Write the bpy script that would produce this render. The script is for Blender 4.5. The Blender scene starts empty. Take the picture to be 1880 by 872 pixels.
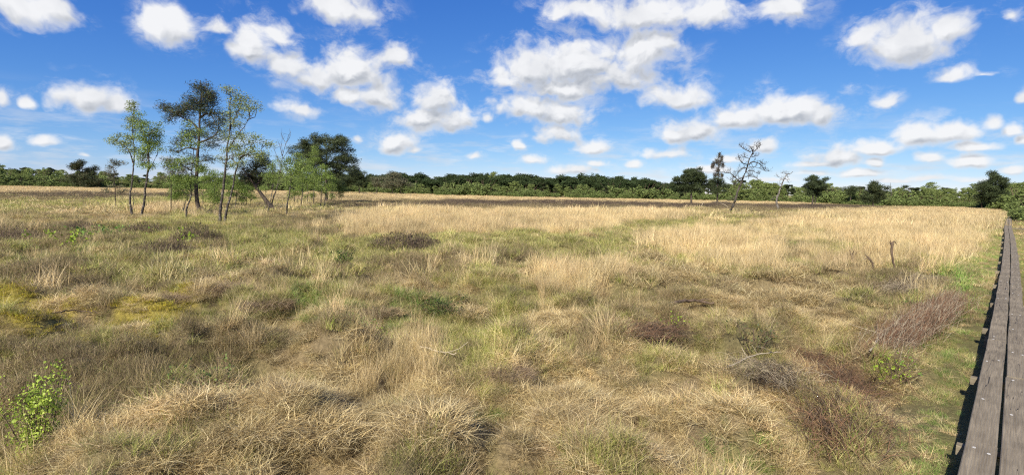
import bpy, math, random
import numpy as np
from mathutils import Matrix, Vector

# ------------------------------------------------------------------ camera
SC = bpy.context.scene
COL = SC.collection
F, CX, CY = 1000.0, 940.0, 436.0          # focal length and centre in photo pixels (1880 wide)
CAM_Z = 2.15
PITCH, ROLL = math.atan(88 / F), math.radians(1.22)
cam_data = bpy.data.cameras.new('camera')
cam_data.sensor_width = 36.0
cam_data.lens = 36.0 * F / 1880.0
cam_data.clip_start, cam_data.clip_end = 0.05, 12000
cam = bpy.data.objects.new('camera', cam_data)
COL.objects.link(cam)
RM = Matrix.Rotation(math.pi / 2 - PITCH, 3, 'X') @ Matrix.Rotation(ROLL, 3, 'Z')
cam.matrix_world = Matrix.Translation((0, 0, CAM_Z)) @ RM.to_4x4()
SC.camera = cam
RN = np.array(RM)

# ------------------------------------------------------------------ exposure
vs = SC.view_settings
SC.display_settings.display_device = 'sRGB'
vs.view_transform = 'Standard'
vs.look = 'None'
vs.gamma = 1.0
vs.use_curve_mapping = False
vs.exposure = 0.72
SC.cycles.max_bounces = 4
SC.cycles.diffuse_bounces = 2
SC.cycles.transmission_bounces = 3
SC.cycles.transparent_max_bounces = 4
SC.cycles.caustics_reflective = False
SC.cycles.caustics_refractive = False
SC.cycles.filter_width = 1.2
SC.cycles.use_denoising = False

# ------------------------------------------------------------------ light
SUN_EL = math.radians(37)
SUN_AZ = math.radians(180 + 28)           # clockwise from +Y: behind the camera, a little to its left
sd = Vector((math.sin(SUN_AZ) * math.cos(SUN_EL), math.cos(SUN_AZ) * math.cos(SUN_EL), math.sin(SUN_EL)))
sun = bpy.data.lights.new('sun', 'SUN')
sun.energy = 5.0
sun.angle = math.radians(0.53)
sun.color = (1.0, 0.93, 0.80)
sun_o = bpy.data.objects.new('sun', sun)
COL.objects.link(sun_o)
sun_o.rotation_euler = sd.to_track_quat('Z', 'Y').to_euler()
sun_o.location = sd * 500


def pix_dir(px, py):
    v = RN @ np.array([(px - CX) / F, -(py - CY) / F, -1.0])
    return v / np.linalg.norm(v)


def ground(px, py, z=0.0):
    d = pix_dir(px, py)
    t = (z - CAM_Z) / d[2]
    return np.array([d[0] * t, d[1] * t, z])


def at(px, py, Y):
    d = pix_dir(px, py)
    t = Y / d[1]
    return np.array([d[0] * t, d[1] * t, CAM_Z + d[2] * t])


def project(P):
    """world points (N,3) -> photo pixels and depth"""
    Q = (np.asarray(P) - np.array([0, 0, CAM_Z])) @ RN
    dep = np.maximum(-Q[:, 2], 1e-3)
    return CX + F * Q[:, 0] / dep, CY - F * Q[:, 1] / dep, -Q[:, 2]


# ------------------------------------------------------------------ world: blue sky with fair-weather cumulus
CLOUDS = [  # photo pixel centre, half width, half height, weight
 (40, 8, 95, 32, 1), (112, 10, 42, 34, 1), (312, 40, 50, 42, 1), (282, 48, 34, 26, 1), (400, 45, 45, 24, .75), (456, 78, 42, 40, .95),
 (508, 58, 40, 30, .65), (618, 4, 72, 36, .9), (664, 12, 30, 34, .85), (645, 118, 66, 46, 1), (528, 118, 44, 30, 1), (580, 135, 52, 30, 1),
 (722, 102, 38, 28, .95), (694, 172, 46, 34, 1), (640, 172, 40, 20, 1), (800, 178, 40, 36, 1), (788, 214, 60, 32, 1), (832, 220, 42, 26, 1),
 (555, 198, 50, 17, .9), (724, 260, 38, 22, 1), (760, 275, 30, 10, .7), (162, 176, 56, 30, 1), (212, 190, 34, 22, .95), (4, 170, 20, 22, 1), (48, 183, 18, 13, 1),
 (8, 258, 26, 15, .95), (80, 258, 36, 14, .8), (155, 283, 18, 7, .7), (1060, 108, 100, 52, 1), (1125, 130, 88, 46, 1), (985, 122, 76, 44, 1),
 (1180, 92, 70, 46, .9), (925, 138, 36, 26, .85), (1035, 152, 110, 30, 1), (985, 194, 78, 30, 1), (1030, 205, 60, 26, 1), (1020, 243, 46, 22, .95),
 (1088, 270, 46, 17, .8), (953, 266, 14, 12, .95), (982, 293, 34, 10, .8), (1055, 311, 54, 12, .85), (1095, 298, 26, 9, .8),
 (1070, 12, 76, 26, .9), (1180, 20, 100, 40, .95), (1292, 20, 66, 36, .9), (1212, 72, 46, 36, .8), (1440, 10, 54, 34, .95), (1242, 174, 78, 27, .9),
 (1672, 66, 86, 46, 1), (1596, 68, 48, 30, .9), (1742, 46, 72, 40, .85), (1862, 25, 34, 22, .6), (1740, 137, 58, 19, .8), (1800, 135, 34, 10, .6),
 (1440, 200, 95, 36, 1), (1358, 212, 58, 28, 1), (1505, 208, 44, 24, 1), (1276, 234, 58, 30, 1), (1238, 246, 34, 22, .95), (1402, 264, 36, 17, .9),
 (1226, 282, 50, 14, .85), (1622, 182, 30, 18, .85), (1686, 246, 42, 24, 1), (1752, 241, 50, 20, 1), (1830, 222, 19, 15, 1), (1860, 236, 24, 15, 1),
 (1792, 268, 54, 12, .8), (1528, 286, 62, 22, 1), (1602, 270, 56, 15, .95), (1500, 299, 46, 9, .95), (1604, 296, 20, 13, .95), (1706, 290, 30, 11, .95),
 (1782, 294, 48, 15, .95), (1856, 312, 32, 11, .9), (1582, 318, 54, 10, .9), (1500, 316, 42, 9, .8), (1162, 302, 26, 9, .8), (1302, 310, 64, 10, .7),
 (655, 255, 14, 8, .85), (872, 286, 22, 9, .65), (1702, 326, 62, 8, .8), (1642, 331, 60, 7, .75), (1782, 329, 54, 8, .8), (895, 216, 16, 12, .7),
 (1877, 176, 16, 15, .95), (1877, 256, 16, 15, .9), (1420, 330, 60, 8, .7), (1340, 290, 40, 10, .7),
]


SKY = (.7, 0.0, 3.0, (.545, 1.30), (.51, .93), (.60, .50))   # air, dust, ozone, then gain and gamma of red, green, blue


def build_world():
    w = bpy.data.worlds.new('World')
    SC.world = w
    w.use_nodes = True
    try:
        w.cycles.sampling_method = 'MANUAL'
        w.cycles.sample_map_resolution = 256
    except Exception:
        pass
    nt = w.node_tree
    nt.nodes.clear()
    L = nt.links

    def N(tree, t, **k):
        n = tree.nodes.new(t)
        for a, b in k.items():
            setattr(n, a, b)
        return n

    def setin(tree, sock, v):
        if hasattr(v, 'is_output'):
            tree.links.new(v, sock)
        else:
            sock.default_value = v

    def M(tree, op, a, b=None, c=None, clamp=False):
        n = N(tree, 'ShaderNodeMath', operation=op, use_clamp=clamp)
        for i, v in enumerate((a, b, c)):
            if v is not None:
                setin(tree, n.inputs[i], v)
        return n.outputs[0]

    def V(tree, op, a, b=None, c=None, out=0):
        n = N(tree, 'ShaderNodeVectorMath', operation=op)
        for i, v in enumerate((a, b, c)):
            if v is not None:
                setin(tree, n.inputs[i], v)
        return n.outputs[out]

    def ramp(tree, x, lo, hi, a=0.0, b=1.0):
        n = N(tree, 'ShaderNodeMapRange', interpolation_type='SMOOTHSTEP')
        setin(tree, n.inputs[0], x)
        for i, v in enumerate((lo, hi, a, b)):
            n.inputs[i + 1].default_value = v
        return n.outputs[0]

    def ae_of(x, y):
        q = pix_dir(x, y)
        return math.atan2(q[0], q[1]), math.asin(q[2])

    blobs = []
    for px, py, rx, ry, wt in CLOUDS:
        a0, e0 = ae_of(px, py + ry * .25)
        ra = abs(ae_of(px + rx, py)[0] - ae_of(px, py)[0]) * 1.2
        re = abs(ae_of(px, py - ry)[1] - ae_of(px, py)[1]) * 1.38
        blobs.append((a0, e0, ra, re, (1 - wt) * .8))

    def bodies_group(sel):
        """distance to the cloud bodies of one stretch of sky, in azimuth / elevation"""
        g = bpy.data.node_groups.new('cloud_bodies', 'ShaderNodeTree')
        g.interface.new_socket('Dir', in_out='INPUT', socket_type='NodeSocketVector')
        g.interface.new_socket('Dist', in_out='OUTPUT', socket_type='NodeSocketFloat')
        vec = N(g, 'NodeGroupInput').outputs[0]
        go = N(g, 'NodeGroupOutput')
        acc = None
        for a0, e0, ra, re, off in sel:
            v = V(g, 'MULTIPLY_ADD', vec, (1 / ra, 1 / re, 0), (-a0 / ra, -e0 / re, 0))
            v = V(g, 'MAXIMUM', v, V(g, 'MULTIPLY', v, (1, -1.6, 1)))
            r = V(g, 'LENGTH', v, out=1)
            if off > .06:
                r = M(g, 'ADD', r, off)
            acc = r if acc is None else M(g, 'SMOOTH_MIN', acc, r, .25)
        g.links.new(acc, go.inputs[0])
        return g

    def bodies(vec, g):
        q = N(nt, 'ShaderNodeGroup')
        q.node_tree = g
        L.new(vec, q.inputs[0])
        return q.outputs[0]

    def fbm(vec, scale, det, rough):
        n = N(nt, 'ShaderNodeTexNoise')
        n.inputs['Scale'].default_value = scale
        n.inputs['Detail'].default_value = det
        n.inputs['Roughness'].default_value = rough
        L.new(vec, n.inputs['Vector'])
        return n.outputs[0]

    tc = N(nt, 'ShaderNodeTexCoord')
    d = V(nt, 'NORMALIZE', tc.outputs['Generated'])
    sep = N(nt, 'ShaderNodeSeparateXYZ')
    L.new(d, sep.inputs[0])
    az = M(nt, 'ARCTAN2', sep.outputs[0], sep.outputs[1])
    el = M(nt, 'ARCSINE', sep.outputs[2])
    cmb = N(nt, 'ShaderNodeCombineXYZ')
    L.new(az, cmb.inputs[0])
    L.new(el, cmb.inputs[1])
    ae = cmb.outputs[0]

    sky = N(nt, 'ShaderNodeTexSky', sky_type='NISHITA')
    sky.sun_disc = False
    sky.sun_elevation = SUN_EL
    sky.sun_rotation = SUN_AZ
    sky.altitude = 20
    sky.air_density = SKY[0]
    sky.dust_density = SKY[1]
    sky.ozone_density = SKY[2]
    sx = N(nt, 'ShaderNodeSeparateXYZ')
    L.new(V(nt, 'SCALE', sky.outputs[0]), sx.inputs[0])
    sx.inputs[0].links[0].from_node.inputs['Scale'].default_value = .1
    sc = N(nt, 'ShaderNodeCombineXYZ')
    for i, (k, gamma) in enumerate(SKY[3:]):            # the camera's rendering of the blue
        L.new(M(nt, 'MULTIPLY', M(nt, 'POWER', sx.outputs[i], gamma), k * 10), sc.inputs[i])
    skyc = sc.outputs[0]

    def background(col):
        b = N(nt, 'ShaderNodeBackground')
        b.inputs['Strength'].default_value = .1
        L.new(col, b.inputs['Color'])
        return b.outputs[0]

    # shared by every stretch of cloudy sky: warp (finer near the horizon, where the clouds are far off) and billows
    wn = N(nt, 'ShaderNodeTexNoise')
    wn.inputs['Scale'].default_value = 15
    wn.inputs['Detail'].default_value = 4
    wn.inputs['Roughness'].default_value = .45
    L.new(ae, wn.inputs['Vector'])
    wv = V(nt, 'SCALE', V(nt, 'SUBTRACT', wn.outputs['Color'], (.5, .5, .5)))
    L.new(M(nt, 'MULTIPLY_ADD', el, .13, .012), wv.node.inputs['Scale'])
    wp = V(nt, 'ADD', ae, wv)
    lift = V(nt, 'SCALE', (-.35, 1.0, 0))
    L.new(M(nt, 'MULTIPLY_ADD', el, .085, .006), lift.node.inputs['Scale'])
    up = V(nt, 'ADD', wp, lift)
    st = V(nt, 'MULTIPLY', wp, (1, 1.2, 1))

    def puffs(vec, det):
        v = N(nt, 'ShaderNodeTexVoronoi', voronoi_dimensions='2D', feature='F1')
        v.inputs['Scale'].default_value = 30
        v.inputs['Detail'].default_value = det
        v.inputs['Roughness'].default_value = .4
        v.inputs['Lacunarity'].default_value = 2.3
        v.inputs['Randomness'].default_value = 1.0
        L.new(vec, v.inputs['Vector'])
        return M(nt, 'SUBTRACT', .45, v.outputs['Distance'])
    n1 = fbm(st, 15, 6, .52)
    p1 = puffs(st, 2.0)
    p2 = puffs(V(nt, 'ADD', st, (-.005, .010, 0)), 2.0)
    bump = M(nt, 'MULTIPLY', M(nt, 'SUBTRACT', p1, p2), .75)
    off = M(nt, 'ADD', M(nt, 'MULTIPLY_ADD', n1, 1.25, -.60), M(nt, 'MULTIPLY_ADD', p1, .35, M(nt, 'MULTIPLY_ADD', fbm(st, 48, 4, .55), .75, -.375)))

    # thin far cloud lying in streaks over the horizon
    vn = fbm(V(nt, 'MULTIPLY', ae, (1, 5.5, 1)), 9, 5, .6)
    veil = M(nt, 'MULTIPLY', M(nt, 'MULTIPLY', ramp(nt, vn, .45, .68), ramp(nt, el, .15, .04)), .52)

    wisp = ramp(nt, fbm(V(nt, 'MULTIPLY', wp, (1, 1.8, 1)), 11, 6, .66), .47, .66, 0.0, .60)
    tone = M(nt, 'MULTIPLY_ADD', n1, -1.1, .62)

    def cloudy(r1, r2):
        dens = M(nt, 'ADD', M(nt, 'SUBTRACT', 1.0, r1), off)
        alpha = M(nt, 'MAXIMUM', ramp(nt, dens, -.18, .58), M(nt, 'MULTIPLY', ramp(nt, dens, -.85, .35), wisp))
        alpha = M(nt, 'MAXIMUM', alpha, veil)
        lit = M(nt, 'MULTIPLY_ADD', M(nt, 'SUBTRACT', r2, r1), 1.7, bump)
        lit = ramp(nt, lit, -.60, .75)
        core = ramp(nt, dens, .05, .9)
        shade = M(nt, 'MULTIPLY', M(nt, 'SUBTRACT', 1.0, lit), M(nt, 'MULTIPLY_ADD', core, .75, .25))
        shade = M(nt, 'ADD', shade, M(nt, 'MULTIPLY', tone, .9), clamp=True)
        cc = N(nt, 'ShaderNodeMix', data_type='RGBA')
        L.new(shade, cc.inputs[0])
        cc.inputs[6].default_value = (5.7, 5.72, 5.78, 1)
        cc.inputs[7].default_value = (2.45, 2.65, 3.0, 1)
        mx = N(nt, 'ShaderNodeMix', data_type='RGBA')
        L.new(M(nt, 'MULTIPLY', alpha, .96), mx.inputs[0])
        L.new(skyc, mx.inputs[6])
        L.new(cc.outputs[2], mx.inputs[7])
        return background(mx.outputs[2])

    # the rest of the sky: the same kind of cloud, loosely scattered
    ns = fbm(V(nt, 'MULTIPLY', ae, (1, 1.7, 1)), 5.5, 5, .55)
    ns2 = fbm(V(nt, 'ADD', V(nt, 'MULTIPLY', ae, (1, 1.7, 1)), (-.01, .05, 0)), 5.5, 3, .55)
    rest = cloudy(ramp(nt, ns, .68, .46, .2, 1.9), ramp(nt, ns2, .68, .46, .2, 1.9))

    def switch(mask, a, b):
        m = N(nt, 'ShaderNodeMixShader')
        L.new(mask, m.inputs[0])
        L.new(a, m.inputs[1])
        L.new(b, m.inputs[2])
        return m.outputs[0]

    edges = [-.86, -.62, -.50, -.40, -.30, -.20, -.11, -.02, .06, .14, .22, .31, .40, .50, .60, .70, .88]
    leaves = []
    for lo, hi in zip(edges[:-1], edges[1:]):
        sel = [q for q in blobs if q[0] + q[2] * 1.9 + .03 > lo and q[0] - q[2] * 1.9 - .03 < hi]
        g = bodies_group(sel)
        leaves.append((lo, hi, cloudy(bodies(wp, g), bodies(up, g))))
    while len(leaves) > 1:
        nxt = []
        for i in range(0, len(leaves) - 1, 2):
            (l0, h0, s0), (l1, h1, s1) = leaves[i], leaves[i + 1]
            nxt.append((l0, h1, switch(M(nt, 'GREATER_THAN', az, h0), s0, s1)))
        leaves = nxt
    inside = M(nt, 'MULTIPLY', M(nt, 'LESS_THAN', M(nt, 'ABSOLUTE', az), .86), M(nt, 'LESS_THAN', el, .52))
    s_all = switch(inside, rest, leaves[0][2])
    s_all = switch(M(nt, 'GREATER_THAN', el, 0.0), background(skyc), s_all)
    out = N(nt, 'ShaderNodeOutputWorld')
    L.new(s_all, out.inputs['Surface'])


build_world()


# ------------------------------------------------------------------ helpers
RNG = np.random.default_rng(7)


def h2(ix, iy, seed):
    h = (ix.astype(np.int64) * 374761393 + iy.astype(np.int64) * 668265263 + seed * 974634577) & 0xFFFFFFFF
    h = ((h ^ (h >> 13)) * 1274126177) & 0xFFFFFFFF
    h = (h ^ (h >> 16)) & 0xFFFFFFFF
    return h / 4294967295.0


def vnoise(x, y, seed=0):
    ix, iy = np.floor(x), np.floor(y)
    fx, fy = x - ix, y - iy
    fx, fy = fx * fx * (3 - 2 * fx), fy * fy * (3 - 2 * fy)
    a, b = h2(ix, iy, seed), h2(ix + 1, iy, seed)
    c, d = h2(ix, iy + 1, seed), h2(ix + 1, iy + 1, seed)
    return (a + (b - a) * fx) * (1 - fy) + (c + (d - c) * fx) * fy


def fbm2(x, y, seed=0, octs=4):
    s, a, t = 0.0, 1.0, 0.0
    for o in range(octs):
        s = s + a * vnoise(x * 2 ** o + o * 17.3, y * 2 ** o - o * 9.1, seed + o)
        t += a
        a *= .5
    return s / t


def sstep(e0, e1, x):
    t = np.clip((x - e0) / (e1 - e0), 0, 1)
    return t * t * (3 - 2 * t)


def mesh_from(name, verts, faces, cols=None, smooth=False):
    """verts (N,3); faces: list of int arrays (M,k); cols (N,3) per-vertex colour"""
    me = bpy.data.meshes.new(name)
    verts = np.ascontiguousarray(verts, dtype=np.float32)
    if not isinstance(faces, (list, tuple)):
        faces = [faces]
    faces = [np.asarray(f, dtype=np.int32) for f in faces if len(f)]
    me.vertices.add(len(verts))
    me.vertices.foreach_set('co', verts.ravel())
    loops = np.concatenate([f.ravel() for f in faces])
    tot = np.concatenate([np.full(len(f), f.shape[1], dtype=np.int32) for f in faces])
    start = np.concatenate([[0], np.cumsum(tot)[:-1]]).astype(np.int32)
    me.loops.add(len(loops))
    me.loops.foreach_set('vertex_index', loops)
    me.polygons.add(len(tot))
    me.polygons.foreach_set('loop_start', start)
    if smooth:
        me.polygons.foreach_set('use_smooth', np.ones(len(tot), dtype=bool))
    me.update(calc_edges=True)
    if cols is not None:
        at_ = me.attributes.new('col', 'FLOAT_COLOR', 'POINT')
        c = np.ones((len(verts), 4), dtype=np.float32)
        c[:, :3] = cols
        at_.data.foreach_set('color', c.ravel())
    return me


def link(name, me, mat=None, parent=None, **props):
    o = bpy.data.objects.new(name, me)
    COL.objects.link(o)
    if me is not None and mat is not None and not me.materials:
        me.materials.append(mat)
    if parent is not None:
        o.parent = parent
    for k, v in props.items():
        o[k] = v
    return o


def thing(name, loc, label, category, group=None, rotz=0.0):
    o = bpy.data.objects.new(name, None)
    o.empty_display_size = .2
    COL.objects.link(o)
    o.location = loc
    o.rotation_euler = (0, 0, rotz)
    o['label'], o['category'] = label, category
    if group:
        o['group'] = group
    return o


def nodes_of(mat):
    mat.use_nodes = True
    nt = mat.node_tree
    nt.nodes.clear()
    return nt


def blade_material(name, trans=.3, rough=.6, instanced=False, spec=.15):
    """colour comes from the blade or leaf itself, times the plant's own tint"""
    m = bpy.data.materials.new(name)
    nt = nodes_of(m)
    L = nt.links
    a = nt.nodes.new('ShaderNodeAttribute')
    a.attribute_name = 'col'
    col = a.outputs['Color']
    if instanced:
        b = nt.nodes.new('ShaderNodeAttribute')
        b.attribute_type = 'INSTANCER'
        b.attribute_name = 'tint'
        mx = nt.nodes.new('ShaderNodeVectorMath')
        mx.operation = 'MULTIPLY'
        L.new(col, mx.inputs[0])
        L.new(b.outputs['Color'], mx.inputs[1])
        col = mx.outputs[0]
    p = nt.nodes.new('ShaderNodeBsdfPrincipled')
    p.inputs['Roughness'].default_value = rough
    p.inputs['Specular IOR Level'].default_value = spec
    L.new(col, p.inputs['Base Color'])
    t = nt.nodes.new('ShaderNodeBsdfTranslucent')
    L.new(col, t.inputs['Color'])
    mix = nt.nodes.new('ShaderNodeMixShader')
    mix.inputs[0].default_value = trans
    L.new(p.outputs[0], mix.inputs[1])
    L.new(t.outputs[0], mix.inputs[2])
    o = nt.nodes.new('ShaderNodeOutputMaterial')
    L.new(mix.outputs[0], o.inputs['Surface'])
    return m


def bark_material(name, c0, c1, scale=9, stretch=.18, bump=.5, bands=None):
    m = bpy.data.materials.new(name)
    nt = nodes_of(m)
    L = nt.links
    tc = nt.nodes.new('ShaderNodeTexCoord')
    mp = nt.nodes.new('ShaderNodeMapping')
    mp.inputs['Scale'].default_value = (1, 1, stretch)
    L.new(tc.outputs['Object'], mp.inputs['Vector'])
    n = nt.nodes.new('ShaderNodeTexNoise')
    n.inputs['Scale'].default_value = scale
    n.inputs['Detail'].default_value = 6
    n.inputs['Roughness'].default_value = .65
    L.new(mp.outputs[0], n.inputs['Vector'])
    r = nt.nodes.new('ShaderNodeValToRGB')
    r.color_ramp.elements[0].position, r.color_ramp.elements[1].position = .36, .66
    r.color_ramp.elements[0].color = (*c0, 1)
    r.color_ramp.elements[1].color = (*c1, 1)
    L.new(n.outputs[0], r.inputs[0])
    col = r.outputs[0]
    if bands:                       # birch: dark cracks and lenticels across pale bark
        mp2 = nt.nodes.new('ShaderNodeMapping')
        mp2.inputs['Scale'].default_value = (2.0, 2.0, 5.0)
        L.new(tc.outputs['Object'], mp2.inputs['Vector'])
        n2 = nt.nodes.new('ShaderNodeTexNoise')
        n2.inputs['Scale'].default_value = 2.2
        n2.inputs['Detail'].default_value = 5
        L.new(mp2.outputs[0], n2.inputs['Vector'])
        r2 = nt.nodes.new('ShaderNodeValToRGB')
        r2.color_ramp.elements[0].position, r2.color_ramp.elements[1].position = bands[0], bands[0] + .1
        r2.color_ramp.elements[0].color = (0, 0, 0, 1)
        r2.color_ramp.elements[1].color = (1, 1, 1, 1)
        L.new(n2.outputs[0], r2.inputs[0])
        mx = nt.nodes.new('ShaderNodeMix')
        mx.data_type = 'RGBA'
        L.new(r2.outputs[0], mx.inputs[0])
        mx.inputs[6].default_value = (*bands[1], 1)
        L.new(col, mx.inputs[7])
        col = mx.outputs[2]
    p = nt.nodes.new('ShaderNodeBsdfPrincipled')
    p.inputs['Roughness'].default_value = .85
    p.inputs['Specular IOR Level'].default_value = .2
    L.new(col, p.inputs['Base Color'])
    b = nt.nodes.new('ShaderNodeBump')
    b.inputs['Strength'].default_value = bump
    b.inputs['Distance'].default_value = .03
    L.new(n.outputs[0], b.inputs['Height'])
    L.new(b.outputs[0], p.inputs['Normal'])
    o = nt.nodes.new('ShaderNodeOutputMaterial')
    L.new(p.outputs[0], o.inputs['Surface'])
    return m


MAT = {
    'blade': blade_material('grass_blade', .28, .55, True),
    'plant': blade_material('plant_blade', .28, .6),
    'needle': blade_material('pine_needle', .12, .6, spec=.2),
    'leaf': blade_material('birch_leaf', .38, .5, spec=.25),
    'far_leaf': blade_material('wood_leaf', .25, .7, spec=.1),
    'pine_bark': bark_material('pine_bark', (.035, .028, .022), (.11, .085, .065)),
    'birch_bark': bark_material('birch_bark', (.10, .085, .07), (.30, .27, .23), bands=(.52, (.05, .042, .036))),
    'white_bark': bark_material('white_bark', (.13, .115, .095), (.36, .33, .29), bands=(.47, (.06, .05, .042))),
    'dead_wood': bark_material('dead_wood', (.030, .025, .020), (.095, .082, .068)),
    'dark_twig': bark_material('dark_twig', (.06, .042, .029), (.17, .12, .082)),
    'pale_twig': bark_material('pale_twig', (.28, .23, .155), (.50, .42, .29)),
    'red_twig': bark_material('red_twig', (.12, .066, .038), (.30, .175, .10)),
}


def tube(paths, sides=6):
    """paths: list of (points (n,3), radii (n,)); returns verts, quads"""
    VV, FF, base = [], [], 0
    for P, R in paths:
        P, R = np.asarray(P, float), np.asarray(R, float)
        n = len(P)
        T = np.gradient(P, axis=0)
        T /= np.linalg.norm(T, axis=1)[:, None] + 1e-9
        ref = np.where(np.abs(T[:, 2:3]) > .9, np.array([[1., 0, 0]]), np.array([[0, 0, 1.]]))
        A = np.cross(T, ref)
        A /= np.linalg.norm(A, axis=1)[:, None] + 1e-9
        B = np.cross(T, A)
        ang = np.arange(sides) * 2 * math.pi / sides
        ring = P[:, None, :] + R[:, None, None] * (A[:, None, :] * np.cos(ang)[None, :, None] + B[:, None, :] * np.sin(ang)[None, :, None])
        VV.append(ring.reshape(-1, 3))
        i, j = np.meshgrid(np.arange(n - 1), np.arange(sides), indexing='ij')
        a = base + i * sides + j
        b = base + i * sides + (j + 1) % sides
        FF.append(np.stack([a, b, b + sides, a + sides], -1).reshape(-1, 4))
        base += n * sides
    return np.concatenate(VV), np.concatenate(FF)


def spline(P, n):
    """Catmull-Rom through the points, n samples"""
    P = np.asarray(P, float)
    if len(P) == 2:
        t = np.linspace(0, 1, n)[:, None]
        return P[0] * (1 - t) + P[1] * t
    Q = np.vstack([2 * P[0] - P[1], P, 2 * P[-1] - P[-2]])
    u = np.linspace(0, len(P) - 1 - 1e-6, n)
    k = u.astype(int)
    t = (u - k)[:, None]
    p0, p1, p2, p3 = Q[k], Q[k + 1], Q[k + 2], Q[k + 3]
    return .5 * (2 * p1 + (p2 - p0) * t + (2 * p0 - 5 * p1 + 4 * p2 - p3) * t ** 2 + (3 * p1 - p0 - 3 * p2 + p3) * t ** 3)


# ------------------------------------------------------------------ the lie of the land and what grows where
BOARD_Z = .30
GAP = [(1831, 872), (1843.5, 714), (1853, 557), (1855.5, 470), (1854, 435), (1850.5, 417), (1853, 398)]
BW = np.array([ground(x, y, BOARD_Z) for x, y in GAP])
_d0 = (BW[1] - BW[0]) / np.linalg.norm(BW[1] - BW[0])
BW_FULL = np.vstack([BW[0] - _d0 * 6.0, BW])


def board_dist(x, y):
    P = np.stack([x, y], -1)
    best = np.full(x.shape, 1e9)
    for a, b in zip(BW_FULL[:-1, :2], BW_FULL[1:, :2]):
        ab = b - a
        t = np.clip(((P - a) @ ab) / (ab @ ab), 0, 1)
        best = np.minimum(best, np.linalg.norm(P - (a + t[..., None] * ab), axis=-1))
    return best


def land(x, y):
    r = np.hypot(x, y)
    n1 = fbm2(x / 1.15, y / 1.15, 11, 3) - .5
    n2 = fbm2(x / 4.5, y / 4.5, 23, 3) - .5
    hum = np.maximum(0, vnoise(x / .66, y / .66, 31) - .42)
    hum2 = np.maximum(0, vnoise(x / .36 + 3, y / .36, 37) - .5)
    near = np.clip(1.25 - r / 36, .4, 1)
    z = .34 * n1 + .30 * n2 + near * (.70 * hum + .42 * hum2 - .11)
    z *= np.clip(1.15 - r / 150, .25, 1)
    k = sstep(.3, 1.5, board_dist(x, y))
    return z * (.12 + .88 * k) - .02 * (1 - k)


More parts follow.
